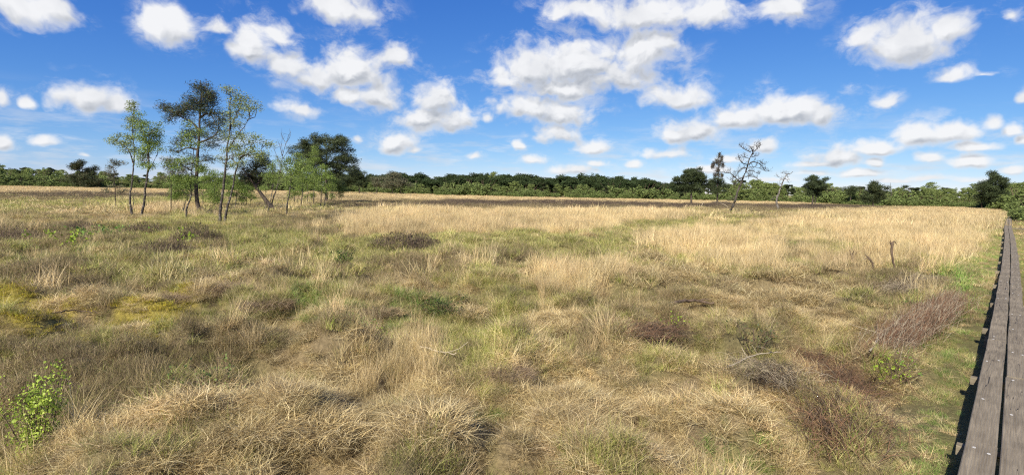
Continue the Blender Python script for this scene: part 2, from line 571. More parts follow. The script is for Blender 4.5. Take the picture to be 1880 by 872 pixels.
STRAW, TALL, OLIVE, HEATH, MOSS, FRESH, BRUSH, DARK = range(8)
KIND_COL = np.array([(.42, .32, .17), (.54, .40, .205), (.29, .285, .085), (.22, .175, .10), (.27, .22, .05), (.17, .22, .045), (.25, .155, .09), (.14, .10, .072)])
PATCHES = [  # photo pixels: centre, half width, half height, kind, strength
 # far strips
 (160, 349, 420, 8, TALL, 1), (420, 354, 420, 7, TALL, 1), (900, 365, 520, 5, TALL, 1), (1300, 372.5, 330, 3.5, TALL, 1),
 (150, 361, 330, 8, HEATH, .75), (120, 358, 130, 6, DARK, .6), (300, 360, 120, 5, DARK, .6), (560, 364, 160, 6, HEATH, .7),
 (930, 376, 350, 8, DARK, .95), (1250, 380.5, 320, 6.5, DARK, .92), (1560, 383, 280, 7, HEATH, .9), (1500, 380, 120, 4, DARK, .8), (700, 372, 120, 6, HEATH, .7),
 (1000, 381, 260, 4, HEATH, .6),
 # tan meadow
 (800, 409, 170, 22, TALL, 1), (1000, 406, 200, 17, TALL, .9), (1140, 401, 140, 12, TALL, .75), (760, 420, 110, 16, TALL, .8), (960, 425, 120, 10, TALL, .6),
 (1650, 405, 200, 22, TALL, .78), (1560, 425, 180, 30, TALL, .6), (1700, 450, 120, 34, TALL, .65), (1300, 455, 120, 30, TALL, .6), (1380, 520, 140, 30, STRAW, .55), (1570, 490, 130, 24, TALL, .5), (1250, 540, 110, 26, STRAW, .5), (1640, 600, 60, 40, STRAW, .5), (1480, 400, 120, 12, HEATH, .4),
 (1340, 480, 90, 25, TALL, .5), (1060, 515, 90, 32, TALL, .65), (1180, 500, 60, 25, STRAW, .7), (1740, 392, 90, 12, TALL, .9),
 # green middle
 (900, 452, 260, 22, OLIVE, .8), (960, 480, 160, 20, HEATH, .45), (1230, 425, 110, 16, OLIVE, .7), (1100, 470, 90, 20, OLIVE, .7), (700, 470, 110, 30, OLIVE, .8), (730, 500, 110, 18, HEATH, .5),
 (150, 400, 140, 18, STRAW, .55), (50, 380, 100, 12, OLIVE, .7), (300, 372, 140, 12, OLIVE, .7), (250, 395, 90, 8, STRAW, .6), (310, 388, 60, 7, TALL, .6),
 (100, 440, 170, 24, HEATH, .5), (380, 440, 200, 40, OLIVE, .8), (560, 415, 100, 25, HEATH, .45), (520, 460, 120, 25, OLIVE, .7), (250, 490, 160, 30, OLIVE, .55), (350, 470, 110, 15, HEATH, .55),
 (90, 500, 110, 24, HEATH, .55), (200, 525, 90, 16, HEATH, .5), (60, 470, 60, 14, FRESH, .25), (150, 470, 50, 10, FRESH, .3), (480, 520, 110, 20, STRAW, .4), (420, 500, 70, 16, OLIVE, .7),
 # moss hollow and near heath
 (170, 575, 210, 26, HEATH, .45), (110, 680, 190, 60, HEATH, .85), (330, 700, 120, 55, HEATH, .75), (55, 586, 92, 33, MOSS, 1), (10, 575, 57, 40, MOSS, 1), (270, 592, 92, 28, MOSS, 1), (335, 626, 52, 28, MOSS, 1), (155, 628, 29, 19, MOSS, 1),
 (120, 770, 150, 50, HEATH, .55), (440, 610, 80, 30, OLIVE, .6), (400, 560, 70, 16, STRAW, .6), (470, 650, 70, 40, HEATH, .5), (400, 740, 50, 30, OLIVE, .7),
 # foreground straw
 (330, 830, 210, 60, STRAW, .85), (620, 780, 200, 120, STRAW, .95), (560, 640, 70, 40, STRAW, .8), (780, 800, 110, 80, STRAW, .95), (640, 660, 80, 40, HEATH, .45), (740, 680, 60, 50, TALL, .6),
 (590, 575, 36, 22, FRESH, .6), (640, 568, 30, 20, FRESH, .55), (745, 585, 60, 22, FRESH, .6), (850, 650, 60, 45, OLIVE, .9), (900, 600, 80, 60, OLIVE, .75), (905, 745, 30, 30, FRESH, .6), (920, 700, 50, 60, OLIVE, .7), (810, 560, 40, 20, FRESH, .4),
 (860, 560, 60, 24, STRAW, .6), (1050, 590, 60, 22, STRAW, .9), (1170, 590, 50, 20, STRAW, .9), (960, 640, 60, 30, HEATH, .4), (1190, 625, 110, 30, HEATH, .8), (1180, 620, 60, 20, BRUSH, .4),
 (1280, 560, 90, 22, HEATH, .5), (1330, 590, 90, 40, STRAW, .7), (1310, 520, 40, 9, FRESH, .55), (1090, 780, 220, 130, STRAW, 1), (1290, 790, 130, 90, STRAW, .95), (1250, 690, 70, 30, OLIVE, .5),
 (1400, 640, 50, 40, HEATH, .55), (1360, 840, 24, 36, FRESH, .7), (1345, 690, 26, 10, FRESH, .4), (1440, 545, 110, 34, STRAW, .8), (1560, 520, 90, 30, STRAW, .6), (1480, 590, 110, 30, STRAW, .8),
 (1440, 430, 70, 10, OLIVE, .6), (1500, 440, 70, 9, OLIVE, .6), (1610, 465, 70, 14, OLIVE, .6), (1540, 465, 40, 12, OLIVE, .6), (1450, 505, 70, 16, OLIVE, .55),
 # brush and the board's green verge
 (1640, 530, 90, 26, HEATH, .6), (1530, 740, 110, 90, BRUSH, .6), (1500, 690, 90, 40, BRUSH, .75), (1610, 660, 70, 30, BRUSH, .65), (1430, 720, 60, 30, BRUSH, .5), (1680, 590, 90, 40, BRUSH, .45), (1420, 810, 60, 60, STRAW, .8),
 (1700, 650, 60, 90, FRESH, .4), (1690, 760, 80, 90, STRAW, .5), (1740, 640, 34, 120, FRESH, .85), (1765, 560, 38, 60, FRESH, .8), (1790, 500, 30, 40, FRESH, .5), (1815, 450, 24, 26, OLIVE, .6), (1715, 800, 50, 70, FRESH, .65),
 (1640, 830, 60, 60, STRAW, .75), (1870, 430, 16, 30, STRAW, .7),
]


def kinds_at(x, y):
    """share of each kind of growth at ground points"""
    x, y = np.asarray(x, float), np.asarray(y, float)
    K = len(KIND_COL)
    sc = np.clip(np.hypot(x, y) / 14, .35, 6)
    a = fbm2(x / 1.2, y / 1.2, 41, 4)
    b = fbm2(x / 1.5, y / 1.5, 57, 4)
    W = np.zeros((len(x), K))
    W[:, STRAW] = .9 * sstep(.42, .62, a) + .25
    W[:, OLIVE] = 1.15 * sstep(.62, .40, a) + .3
    W[:, HEATH] = 1.3 * sstep(.52, .66, b) + .08
    W[:, TALL] = .12
    W[:, FRESH] = .35 * sstep(.64, .74, fbm2(x / 1.1, y / 1.1, 71, 3))
    W /= W.sum(1)[:, None]
    px, py, dep = project(np.stack([x, y, np.zeros_like(x)], -1))
    ok = dep > .5
    hor = 348 + (px - 940) * .0213
    drop = np.maximum(py - hor, 1)
    jx = (fbm2(x / (.8 * sc), y / (.8 * sc), 83, 3) - .5) * 2
    jy = (fbm2(x / (.8 * sc), y / (.8 * sc), 97, 3) - .5) * 2
    qx, qy = px + jx * np.clip(drop * .35, 6, 90), py + jy * drop * .16
    for cx, cy, rx, ry, k, s in PATCHES:
        e = np.sqrt(((qx - cx) / rx) ** 2 + ((qy - cy) / ry) ** 2)
        w = sstep(1.25, .65, e) * s * ok
        W *= (1 - w)[:, None]
        W[:, k] += w
    v = sstep(1.1, .35, board_dist(x, y)) * .7
    W *= (1 - v)[:, None]
    W[:, FRESH] += v * .7
    W[:, STRAW] += v * .3
    return W


def build_ground():
    az = np.concatenate([np.linspace(-62, 62, 520), np.linspace(62, 298, 90)[1:-1]])
    az = np.radians(az)
    r = [.25]
    while r[-1] < 60:
        r.append(r[-1] * 1.021 + .006)
    while r[-1] < 6000:
        r.append(r[-1] * 1.06)
    r = np.array(r)
    A, R = np.meshgrid(az, r)
    x, y = (np.sin(A) * R).ravel(), (np.cos(A) * R).ravel()
    z = land(x, y) * np.clip(1.6 - R.ravel() / 200, 0, 1)
    W = kinds_at(x, y)
    col = W @ KIND_COL
    soil = np.array([.065, .048, .031])
    near = np.clip(1.25 - R.ravel() / 26, 0, .62)
    near = np.where(W[:, MOSS] > .4, near * .2, near)
    col = col * (1 - near)[:, None] + soil * near[:, None]
    n, m = len(r), len(az)
    i, j = np.meshgrid(np.arange(n - 1), np.arange(m), indexing='ij')
    a, b = i * m + j, i * m + (j + 1) % m
    F_ = np.stack([a, a + m, b + m, b], -1).reshape(-1, 4)[:, ::-1]
    c = len(x)
    V_ = np.vstack([np.stack([x, y, z], -1), [[0, 0, -.02]]])
    T_ = np.stack([np.arange(m), (np.arange(m) + 1) % m, np.full(m, c)], -1)
    me = mesh_from('ground', V_, [F_, T_], np.vstack([col, col[:1]]), smooth=True)
    mat = bpy.data.materials.new('bog_ground')
    nt = nodes_of(mat)
    L = nt.links
    at_ = nt.nodes.new('ShaderNodeAttribute')
    at_.attribute_name = 'col'
    tc = nt.nodes.new('ShaderNodeTexCoord')
    n1 = nt.nodes.new('ShaderNodeTexNoise')
    n1.inputs['Scale'].default_value = 22
    n1.inputs['Detail'].default_value = 8
    n1.inputs['Roughness'].default_value = .7
    L.new(tc.outputs['Object'], n1.inputs['Vector'])
    mr = nt.nodes.new('ShaderNodeMapRange')
    mr.inputs[1].default_value, mr.inputs[2].default_value = .3, .7
    mr.inputs[3].default_value, mr.inputs[4].default_value = .55, 1.4
    L.new(n1.outputs[0], mr.inputs[0])
    mul = nt.nodes.new('ShaderNodeVectorMath')
    mul.operation = 'SCALE'
    L.new(at_.outputs['Color'], mul.inputs[0])
    L.new(mr.outputs[0], mul.inputs['Scale'])
    p = nt.nodes.new('ShaderNodeBsdfPrincipled')
    p.inputs['Roughness'].default_value = .95
    p.inputs['Specular IOR Level'].default_value = .1
    L.new(mul.outputs[0], p.inputs['Base Color'])
    bp = nt.nodes.new('ShaderNodeBump')
    bp.inputs['Strength'].default_value = .7
    bp.inputs['Distance'].default_value = .05
    L.new(n1.outputs[0], bp.inputs['Height'])
    L.new(bp.outputs[0], p.inputs['Normal'])
    o = nt.nodes.new('ShaderNodeOutputMaterial')
    L.new(p.outputs[0], o.inputs['Surface'])
    link('ground', me, mat, kind='structure')


build_ground()


# ------------------------------------------------------------------ grass and heath, as tufts scattered over the ground
def blades(n, spread, length, tilt, bend, width, cols, rng, segs=4, kink=0.0, base_z=0.0):
    """n arching blades; tilt and bend are (low, high) in degrees from the vertical"""
    rr = spread * np.sqrt(rng.random(n))
    th = rng.random(n) * 2 * math.pi
    P = np.stack([rr * np.cos(th), rr * np.sin(th), np.full(n, base_z)], -1)
    ph = rng.random(n) * 2 * math.pi
    ti = np.radians(rng.uniform(*tilt, n))
    be = np.radians(rng.uniform(*bend, n))
    ln = rng.uniform(*length, n)
    w = width * rng.uniform(.6, 1.3, n)
    side_ang = ph + math.pi / 2 + rng.normal(0, .7, n)
    S = np.stack([np.cos(side_ang), np.sin(side_ang), rng.normal(0, .25, n)], -1)
    V_ = []
    for k in range(segs + 1):
        f = k / segs
        ww = w * (1 - f ** 1.6) * .5 + .0004
        V_.append(P + S * ww[:, None])
        V_.append(P - S * ww[:, None])
        tt = ti + be * f
        ph = ph + rng.normal(0, kink, n) if kink else ph
        step = np.stack([np.sin(tt) * np.cos(ph), np.sin(tt) * np.sin(ph), np.cos(tt)], -1) * (ln / segs)[:, None]
        P = P + step
        P[:, 2] = np.maximum(P[:, 2], base_z + .005)
    V_ = np.stack(V_, 1)                      # n, 2(segs+1), 3
    nv = 2 * (segs + 1)
    base = np.arange(n)[:, None] * nv
    F_ = np.concatenate([np.stack([base[:, 0] + 2 * k, base[:, 0] + 2 * k + 1, base[:, 0] + 2 * k + 3, base[:, 0] + 2 * k + 2], -1) for k in range(segs)])
    cols = np.asarray(cols)
    c = cols[rng.integers(0, len(cols), n)] * rng.uniform(.72, 1.22, (n, 1))
    return V_.reshape(-1, 3), F_, np.repeat(c, nv, 0)


def merge(parts):
    V_, F_, C_, b = [], [], [], 0
    for v, f, c in parts:
        V_.append(v); F_.append(f + b); C_.append(c)
        b += len(v)
    return np.vstack(V_), np.vstack(F_), np.vstack(C_)


STRAW_C = [(.64, .51, .265), (.58, .45, .22), (.74, .62, .36), (.46, .345, .16), (.27, .195, .09)]
TALL_C = [(.64, .505, .27), (.58, .445, .225), (.70, .57, .33), (.50, .375, .185)]
OLIVE_C = [(.29, .315, .075), (.37, .38, .10), (.46, .41, .16), (.22, .25, .06), (.55, .46, .22)]
FRESH_C = [(.14, .25, .042), (.19, .31, .06), (.24, .33, .08), (.38, .36, .16)]
HEATH_C = [(.24, .18, .10), (.31, .235, .135), (.17, .125, .07), (.25, .215, .085), (.42, .33, .19)]
DARK_C = [(.135, .095, .07), (.105, .073, .055), (.18, .135, .10), (.15, .125, .07)]
BRUSH_C = [(.28, .175, .095), (.37, .245, .135), (.20, .12, .065), (.50, .37, .20)]
MOSS_C = [(.46, .40, .04), (.54, .44, .055), (.36, .35, .045), (.34, .24, .08)]


def twigs(n, spread, length, width, cols, rng, leafcols=None, nleaf=0, lean=(5, 45)):
    """heath: stiff forked twigs with small scale leaves"""
    parts = [blades(n, spread, length, lean, (-15, 25), width, cols, rng, 3, .25)]
    m = n * 2
    v, f, c = blades(m, spread * 1.25, (length[0] * .4, length[1] * .55), (10, 70), (-30, 20), width * .8, cols, rng, 2, .3)
    v[:, 2] += np.repeat(rng.uniform(.25, .65, m) * length[1], 6)
    parts.append((v, f, c))
    if nleaf:
        v, f, c = blades(nleaf, spread * 1.15, (.02, .05), (0, 100), (0, 40), width * 2.2, leafcols, rng, 1)
        v[:, 2] += np.repeat(rng.uniform(.15, .95, nleaf) * length[1], 4)
        parts.append((v, f, c))
    return merge(parts)


def tuft(kind, lod, rng):
    w = (.0042, .0085, .022)[lod]
    sp = (.15, .30, .95)[lod]
    q = (1.25, 1.4, 2.1)[lod]
    if kind == STRAW:
        return merge([blades(int(70 * q), sp, (.16, .42), (15, 80), (30, 110), w, STRAW_C, rng, 4, .30),
                      blades(int(65 * q), sp * 1.15, (.12, .34), (55, 100), (-10, 40), w * 1.15, STRAW_C, rng, 4, .45, .05)])
    if kind == TALL:
        return merge([blades(int(55 * q), sp, (.38, .72), (2, 26), (4, 45), w * .85, TALL_C, rng, 4, .08),
                      blades(int(40 * q), sp, (.2, .42), (20, 80), (20, 70), w, STRAW_C, rng, 3, .2)])
    if kind == OLIVE:
        return merge([blades(int(75 * q), sp, (.16, .40), (5, 60), (15, 80), w, OLIVE_C, rng, 4, .15),
                      blades(int(25 * q), sp, (.15, .40), (20, 90), (10, 60), w, STRAW_C, rng, 3, .25)])
    if kind == HEATH:
        return twigs(int(44 * q), sp, (.12, .32), w * .75, HEATH_C, rng, [(.18, .18, .055), (.23, .18, .085), (.15, .135, .06)], int(60 * q))
    if kind == DARK:
        return twigs(int(38 * q), sp, (.16, .36), w * .9, DARK_C, rng, [(.11, .09, .05), (.13, .09, .065)], int(40 * q))
    if kind == MOSS:
        return blades(int(130 * q), sp * 1.1, (.03, .11), (0, 80), (0, 60), w * 1.2, MOSS_C, rng, 2)
    if kind == FRESH:
        return merge([blades(int(80 * q), sp, (.10, .30), (5, 55), (10, 70), w, FRESH_C, rng, 4, .12),
                      blades(int(20 * q), sp, (.15, .35), (30, 90), (10, 60), w, STRAW_C, rng, 3, .25)])
    if kind == BRUSH:
        return merge([twigs(int(26 * q), sp, (.08, .24), w * .8, BRUSH_C, rng, lean=(60, 98)),
                      blades(int(30 * q), sp, (.15, .4), (40, 95), (0, 50), w, STRAW_C[2:], rng, 3, .3)])


NAMES = {STRAW: 'straw_grass', TALL: 'tall_dry_grass', OLIVE: 'olive_grass', HEATH: 'heath_undergrowth', MOSS: 'moss_vegetation', FRESH: 'green_grass', BRUSH: 'twig_litter', DARK: 'dark_heath_undergrowth'}
LABELS = {STRAW: 'matted straw-coloured dry grass over the bog', TALL: 'tall pale dry purple moor grass in sunlit swathes', OLIVE: 'olive green grass between the dry tussocks', HEATH: 'brown-grey heather twigs covering the hollows',
          MOSS: 'yellow-green bog moss carpet in the wet hollow', FRESH: 'fresh green grass beside the boardwalk and in damp spots', BRUSH: 'reddish brown cut twigs lying in the dry grass', DARK: 'dark brown heather band below the far wood'}
NVAR = 4


def scatter_object(name, mats_protos, pts, rot, scl, tint, idx):
    """one object of kind stuff: tufts instanced on its points"""
    coll = bpy.data.collections.new(name + '_tufts')
    for k, (v, f, c) in enumerate(mats_protos):
        o = bpy.data.objects.new('%s_tuft_%02d' % (name, k), mesh_from(name + '_tuft', v, f, c))
        o.data.materials.append(MAT['blade'])
        coll.objects.link(o)
    me = bpy.data.meshes.new(name)
    me.vertices.add(len(pts))
    me.vertices.foreach_set('co', pts.astype(np.float32).ravel())
    for nm, ty, key, arr in (('rot', 'FLOAT_VECTOR', 'vector', rot), ('scl', 'FLOAT_VECTOR', 'vector', scl), ('tint', 'FLOAT_COLOR', 'color', np.hstack([tint, np.ones((len(tint), 1))]))):
        a = me.attributes.new(nm, ty, 'POINT')
        a.data.foreach_set(key, arr.astype(np.float32).ravel())
    a = me.attributes.new('idx', 'INT', 'POINT')
    a.data.foreach_set('value', idx.astype(np.int32))
    me.update()
    o = link(name, me)
    g = bpy.data.node_groups.new(name + '_scatter', 'GeometryNodeTree')
    g.interface.new_socket('Geometry', in_out='INPUT', socket_type='NodeSocketGeometry')
    g.interface.new_socket('Geometry', in_out='OUTPUT', socket_type='NodeSocketGeometry')
    gi, go = g.nodes.new('NodeGroupInput'), g.nodes.new('NodeGroupOutput')
    ci = g.nodes.new('GeometryNodeCollectionInfo')
    ci.inputs['Collection'].default_value = coll
    ci.inputs['Separate Children'].default_value = True
    ci.inputs['Reset Children'].default_value = True
    ip = g.nodes.new('GeometryNodeInstanceOnPoints')
    ip.inputs['Pick Instance'].default_value = True

    def na(nm, ty):
        n = g.nodes.new('GeometryNodeInputNamedAttribute')
        n.data_type = ty
        n.inputs[0].default_value = nm
        return n.outputs[0]
    g.links.new(gi.outputs[0], ip.inputs['Points'])
    g.links.new(ci.outputs[0], ip.inputs['Instance'])
    g.links.new(na('idx', 'INT'), ip.inputs['Instance Index'])
    er = g.nodes.new('FunctionNodeEulerToRotation')
    g.links.new(na('rot', 'FLOAT_VECTOR'), er.inputs[0])
    g.links.new(er.outputs[0], ip.inputs['Rotation'])
    g.links.new(na('scl', 'FLOAT_VECTOR'), ip.inputs['Scale'])
    g.links.new(ip.outputs[0], go.inputs[0])
    md = o.modifiers.new('scatter', 'NODES')
    md.node_group = g
    o['kind'] = 'stuff'
    return o


TREELINE_X = [-400, 0, 640, 940, 1240, 1440, 1600, 1760, 1880, 2300]
TREELINE_D = [140, 143, 172, 146, 156, 160, 130, 130, 108, 98]
BANDS = [(2.0, 12.0, 135, 0), (12.0, 42.0, 30, 1), (42.0, 195.0, 2.3, 2)]   # from, to (m), tufts per square metre, detail


def build_grass():
    rng = np.random.default_rng(21)
    X, Y, Ld = [], [], []
    half = math.radians(56)
    for r0, r1, dens, lod in BANDS:
        n = int(dens * half * (r1 * r1 - r0 * r0))
        a = rng.uniform(-half, half, n)
        r = np.sqrt(rng.uniform(r0 * r0, r1 * r1, n))
        X.append(np.sin(a) * r); Y.append(np.cos(a) * r); Ld.append(np.full(n, lod))
    X, Y, Ld = np.concatenate(X), np.concatenate(Y), np.concatenate(Ld)
    bd = board_dist(X, Y)
    px, py, dep = project(np.stack([X, Y, np.zeros_like(X)], -1))
    far = np.interp(px, TREELINE_X, TREELINE_D)
    keep = (bd > .30) & (Y < far + 6)
    hollow = np.maximum(vnoise(X / .66, Y / .66, 31) - .42, .5 * (vnoise(X / .36 + 3, Y / .36, 37) - .5))
    keep &= (rng.random(len(X)) < np.where(Ld == 0, .20, .38) + np.where(Ld == 0, .80, .62) * sstep(-.14, .08, hollow)) | (Ld == 2)
    X, Y, Ld, bd, hollow = X[keep], Y[keep], Ld[keep], bd[keep], hollow[keep]
    W = kinds_at(X, Y) ** 1.2
    W /= W.sum(1)[:, None]
    # clumps: neighbours of one kind keep together in patches a hand or two wide
    mot = fbm2(X / .45, Y / .45, 211, 2)
    near_ = np.clip(1.2 - np.hypot(X, Y) / 60, 0, 1)
    for kk, (lo, hi, amt) in {OLIVE: (.60, .72, .30), STRAW: (.40, .28, .30), HEATH: (.52, .56, .14)}.items():
        W[:, kk] += amt * sstep(lo, hi, mot) * near_
    W /= W.sum(1)[:, None]
    k = (rng.random((len(X), 1)) > np.cumsum(W, 1)).sum(1).clip(0, len(KIND_COL) - 1)
    Z = land(X, Y) * np.clip(1.6 - np.hypot(X, Y) / 200, 0, 1) - .015
    r = np.hypot(X, Y)
    big = fbm2(X / 3.1, Y / 3.1, 131, 3)
    fine = fbm2(X / .7, Y / .7, 137, 3)
    for kind in NAMES:
        sel = k == kind
        n = int(sel.sum())
        if not n:
            continue
        protos = [tuft(kind, lod, np.random.default_rng(1000 + kind * 50 + lod * 10 + v)) for lod in range(3) for v in range(NVAR)]
        pts = np.stack([X[sel], Y[sel], Z[sel]], -1)
        rot = np.stack([rng.normal(0, .12, n), rng.normal(0, .12, n), rng.uniform(0, 6.283, n)], -1)
        s = rng.uniform(.65, 1.25, n) * (.62 + .6 * fine[sel]) * np.where(Ld[sel] == 0, .66, np.where(Ld[sel] == 1, .74, 1.0))
        s *= (np.where(Ld[sel] == 1, 1.12, 1.05) if kind == TALL else 1.0)
        s *= np.where(bd[sel] < .8, .55, 1.0) * np.where(Ld[sel] < 2, .72 + .36 * sstep(-.1, .15, hollow[sel]), 1)
        hz = s * rng.uniform(.8, 1.2, n) * np.clip(1.0 - (r[sel] - 40) / 130, .45, 1) * np.where(Ld[sel] == 0, .85, 1.0)
        tint = ((.62 + .42 * big[sel]) * (.70 + .62 * fine[sel]))[:, None] * 1.20 * rng.uniform(.76, 1.24, (n, 1)) * (1 + rng.normal(0, .018, (n, 3)))
        o = scatter_object(NAMES[kind], protos, pts, rot, np.stack([s, s, hz], -1), tint, Ld[sel] * NVAR + rng.integers(0, NVAR, n))
        o['label'], o['category'] = LABELS[kind], 'heather' if kind in (HEATH, DARK) else 'twigs' if kind == BRUSH else 'moss' if kind == MOSS else 'grass'


build_grass()


# ------------------------------------------------------------------ boardwalk
def wood_material(name, c0, c1, wire=True):
    m = bpy.data.materials.new(name)
    nt = nodes_of(m)
    L = nt.links
    tc = nt.nodes.new('ShaderNodeTexCoord')
    oi = nt.nodes.new('ShaderNodeObjectInfo')
    ofs = nt.nodes.new('ShaderNodeVectorMath')
    ofs.operation = 'MULTIPLY_ADD'
    L.new(oi.outputs['Random'], ofs.inputs[0])
    ofs.inputs[1].default_value = (37, 11, 5)
    L.new(tc.outputs['Object'], ofs.inputs[2])
    mp = nt.nodes.new('ShaderNodeMapping')
    mp.inputs['Scale'].default_value = (1, .055, 1)
    L.new(ofs.outputs[0], mp.inputs['Vector'])
    n = nt.nodes.new('ShaderNodeTexNoise')
    n.inputs['Scale'].default_value = 46
    n.inputs['Detail'].default_value = 7
    n.inputs['Roughness'].default_value = .65
    n.inputs['Distortion'].default_value = .6
    L.new(mp.outputs[0], n.inputs['Vector'])
    r = nt.nodes.new('ShaderNodeValToRGB')
    r.color_ramp.elements[0].position, r.color_ramp.elements[1].position = .32, .68
    r.color_ramp.elements[0].color, r.color_ramp.elements[1].color = (*c0, 1), (*c1, 1)
    L.new(n.outputs[0], r.inputs[0])
    n2 = nt.nodes.new('ShaderNodeTexNoise')
    n2.inputs['Scale'].default_value = 3.1
    n2.inputs['Detail'].default_value = 5
    L.new(ofs.outputs[0], n2.inputs['Vector'])
    mr = nt.nodes.new('ShaderNodeMapRange')
    mr.inputs[1].default_value, mr.inputs[2].default_value, mr.inputs[3].default_value, mr.inputs[4].default_value = .3, .7, .78, 1.2
    L.new(n2.outputs[0], mr.inputs[0])
    sc = nt.nodes.new('ShaderNodeVectorMath')
    sc.operation = 'SCALE'
    L.new(r.outputs[0], sc.inputs[0])
    L.new(mr.outputs[0], sc.inputs['Scale'])
    col, hgt = sc.outputs[0], n.outputs[0]
    # long drying cracks
    n3 = nt.nodes.new('ShaderNodeTexNoise')
    n3.inputs['Scale'].default_value = 15
    n3.inputs['Detail'].default_value = 2
    mp3 = nt.nodes.new('ShaderNodeMapping')
    mp3.inputs['Scale'].default_value = (1, .03, 1)
    L.new(ofs.outputs[0], mp3.inputs['Vector'])
    L.new(mp3.outputs[0], n3.inputs['Vector'])
    ck = nt.nodes.new('ShaderNodeMath')
    ck.operation = 'COMPARE'
    L.new(n3.outputs[0], ck.inputs[0])
    ck.inputs[1].default_value, ck.inputs[2].default_value = .585, .004
    mc = nt.nodes.new('ShaderNodeMix')
    mc.data_type = 'RGBA'
    L.new(ck.outputs[0], mc.inputs[0])
    L.new(col, mc.inputs[6])
    mc.inputs[7].default_value = (.03, .025, .022, 1)
    col = mc.outputs[2]
    if wire:                          # fine wire netting stapled over the boards
        vo = nt.nodes.new('ShaderNodeTexVoronoi')
        vo.feature = 'DISTANCE_TO_EDGE'
        vo.inputs['Scale'].default_value = 62
        vo.inputs['Randomness'].default_value = .25
        L.new(tc.outputs['Object'], vo.inputs['Vector'])
        lt = nt.nodes.new('ShaderNodeMath')
        lt.operation = 'LESS_THAN'
        L.new(vo.outputs['Distance'], lt.inputs[0])
        lt.inputs[1].default_value = .045
        mw = nt.nodes.new('ShaderNodeMix')
        mw.data_type = 'RGBA'
        L.new(lt.outputs[0], mw.inputs[0])
        L.new(col, mw.inputs[6])
        mw.inputs[7].default_value = (.20, .185, .165, 1)
        col = mw.outputs[2]
        ad = nt.nodes.new('ShaderNodeMath')
        ad.operation = 'MULTIPLY_ADD'
        L.new(lt.outputs[0], ad.inputs[0])
        ad.inputs[1].default_value = .8
        L.new(hgt, ad.inputs[2])
        hgt = ad.outputs[0]
    p = nt.nodes.new('ShaderNodeBsdfPrincipled')
    p.inputs['Roughness'].default_value = .9
    p.inputs['Specular IOR Level'].default_value = .1
    L.new(col, p.inputs['Base Color'])
    b = nt.nodes.new('ShaderNodeBump')
    b.inputs['Strength'].default_value = .6
    b.inputs['Distance'].default_value = .004
    L.new(hgt, b.inputs['Height'])
    L.new(b.outputs[0], p.inputs['Normal'])
    o = nt.nodes.new('ShaderNodeOutputMaterial')
    L.new(p.outputs[0], o.inputs['Surface'])
    return m


MAT['plank'] = wood_material('weathered_plank', (.13, .105, .072), (.265, .22, .155))
MAT['bearer'] = wood_material('pale_bearer', (.12, .10, .07), (.24, .205, .145), wire=False)


def simple_material(name, col, rough=.5, metal=0.0):
    m = bpy.data.materials.new(name)
    nt = nodes_of(m)
    p = nt.nodes.new('ShaderNodeBsdfPrincipled')
    n = nt.nodes.new('ShaderNodeTexNoise')
    n.inputs['Scale'].default_value = 60
    r = nt.nodes.new('ShaderNodeValToRGB')
    r.color_ramp.elements[0].color = (*[c * .7 for c in col], 1)
    r.color_ramp.elements[1].color = (*[min(1, c * 1.25) for c in col], 1)
    nt.links.new(n.outputs[0], r.inputs[0])
    nt.links.new(r.outputs[0], p.inputs['Base Color'])
    p.inputs['Roughness'].default_value = rough
    p.inputs['Metallic'].default_value = metal
    o = nt.nodes.new('ShaderNodeOutputMaterial')
    nt.links.new(p.outputs[0], o.inputs['Surface'])
    return m


MAT['washer'] = simple_material('zinc_washer', (.55, .53, .49), .6, .1)


def box_mesh(name, sx, sy, sz, bev=.006, sag=0.0, rng=None, wear=.003):
    """a sawn board along Y, edges eased, ends slightly uneven"""
    xs = np.array([-1, -1 + 2 * bev / sx, 1 - 2 * bev / sx, 1]) * sx / 2
    zs = np.array([-1, 1 - 2 * bev / sz]) * sz / 2
    ys = np.linspace(-sy / 2, sy / 2, 7)
    prof = [(xs[0], zs[0]), (xs[3], zs[0]), (xs[3], zs[1]), (xs[2], sz / 2), (xs[1], sz / 2), (xs[0], zs[1])]
    V_ = []
    for i, y in enumerate(ys):
        jx = (rng.normal(0, wear) if rng is not None else 0)
        jz = (rng.normal(0, wear * .4) if rng is not None else 0)
        for (px, pz) in prof:
            V_.append((px + jx, y, pz + jz))
    k = len(prof)
    F4 = [(i * k + j, i * k + (j + 1) % k, (i + 1) * k + (j + 1) % k, (i + 1) * k + j) for i in range(len(ys) - 1) for j in range(k)]
    me = bpy.data.meshes.new(name)
    n = len(ys)
    me.from_pydata(V_, [], [tuple(reversed(f)) for f in F4] + [tuple(range(k)), tuple(reversed(range((n - 1) * k, n * k)))])
    me.update()
    import bmesh
    bm = bmesh.new()
    bm.from_mesh(me)
    bmesh.ops.recalc_face_normals(bm, faces=bm.faces)
    bm.to_mesh(me)
    bm.free()
    return me


def walk_point(s):
    """point and direction along the boardwalk's middle, s metres from the first point"""
    P = BW_FULL[:, :2]
    seg = np.linalg.norm(np.diff(P, axis=0), axis=1)
    cum = np.concatenate([[0], np.cumsum(seg)])
    s = min(max(s, 0), cum[-1] - 1e-4)
    i = int(np.searchsorted(cum, s, side='right') - 1)
    t = (s - cum[i]) / seg[i]
    d = (P[i + 1] - P[i]) / seg[i]
    return P[i] + d * (s - cum[i]), d, cum[-1]


PLANK_W, PLANK_T = .182, .062


def s_of(px, py):
    q = ground(px, py, BOARD_Z)[:2]
    ss = np.arange(0, walk_point(0)[2], .05)
    return ss[np.argmin([np.linalg.norm(walk_point(s)[0] - q) for s in ss])]


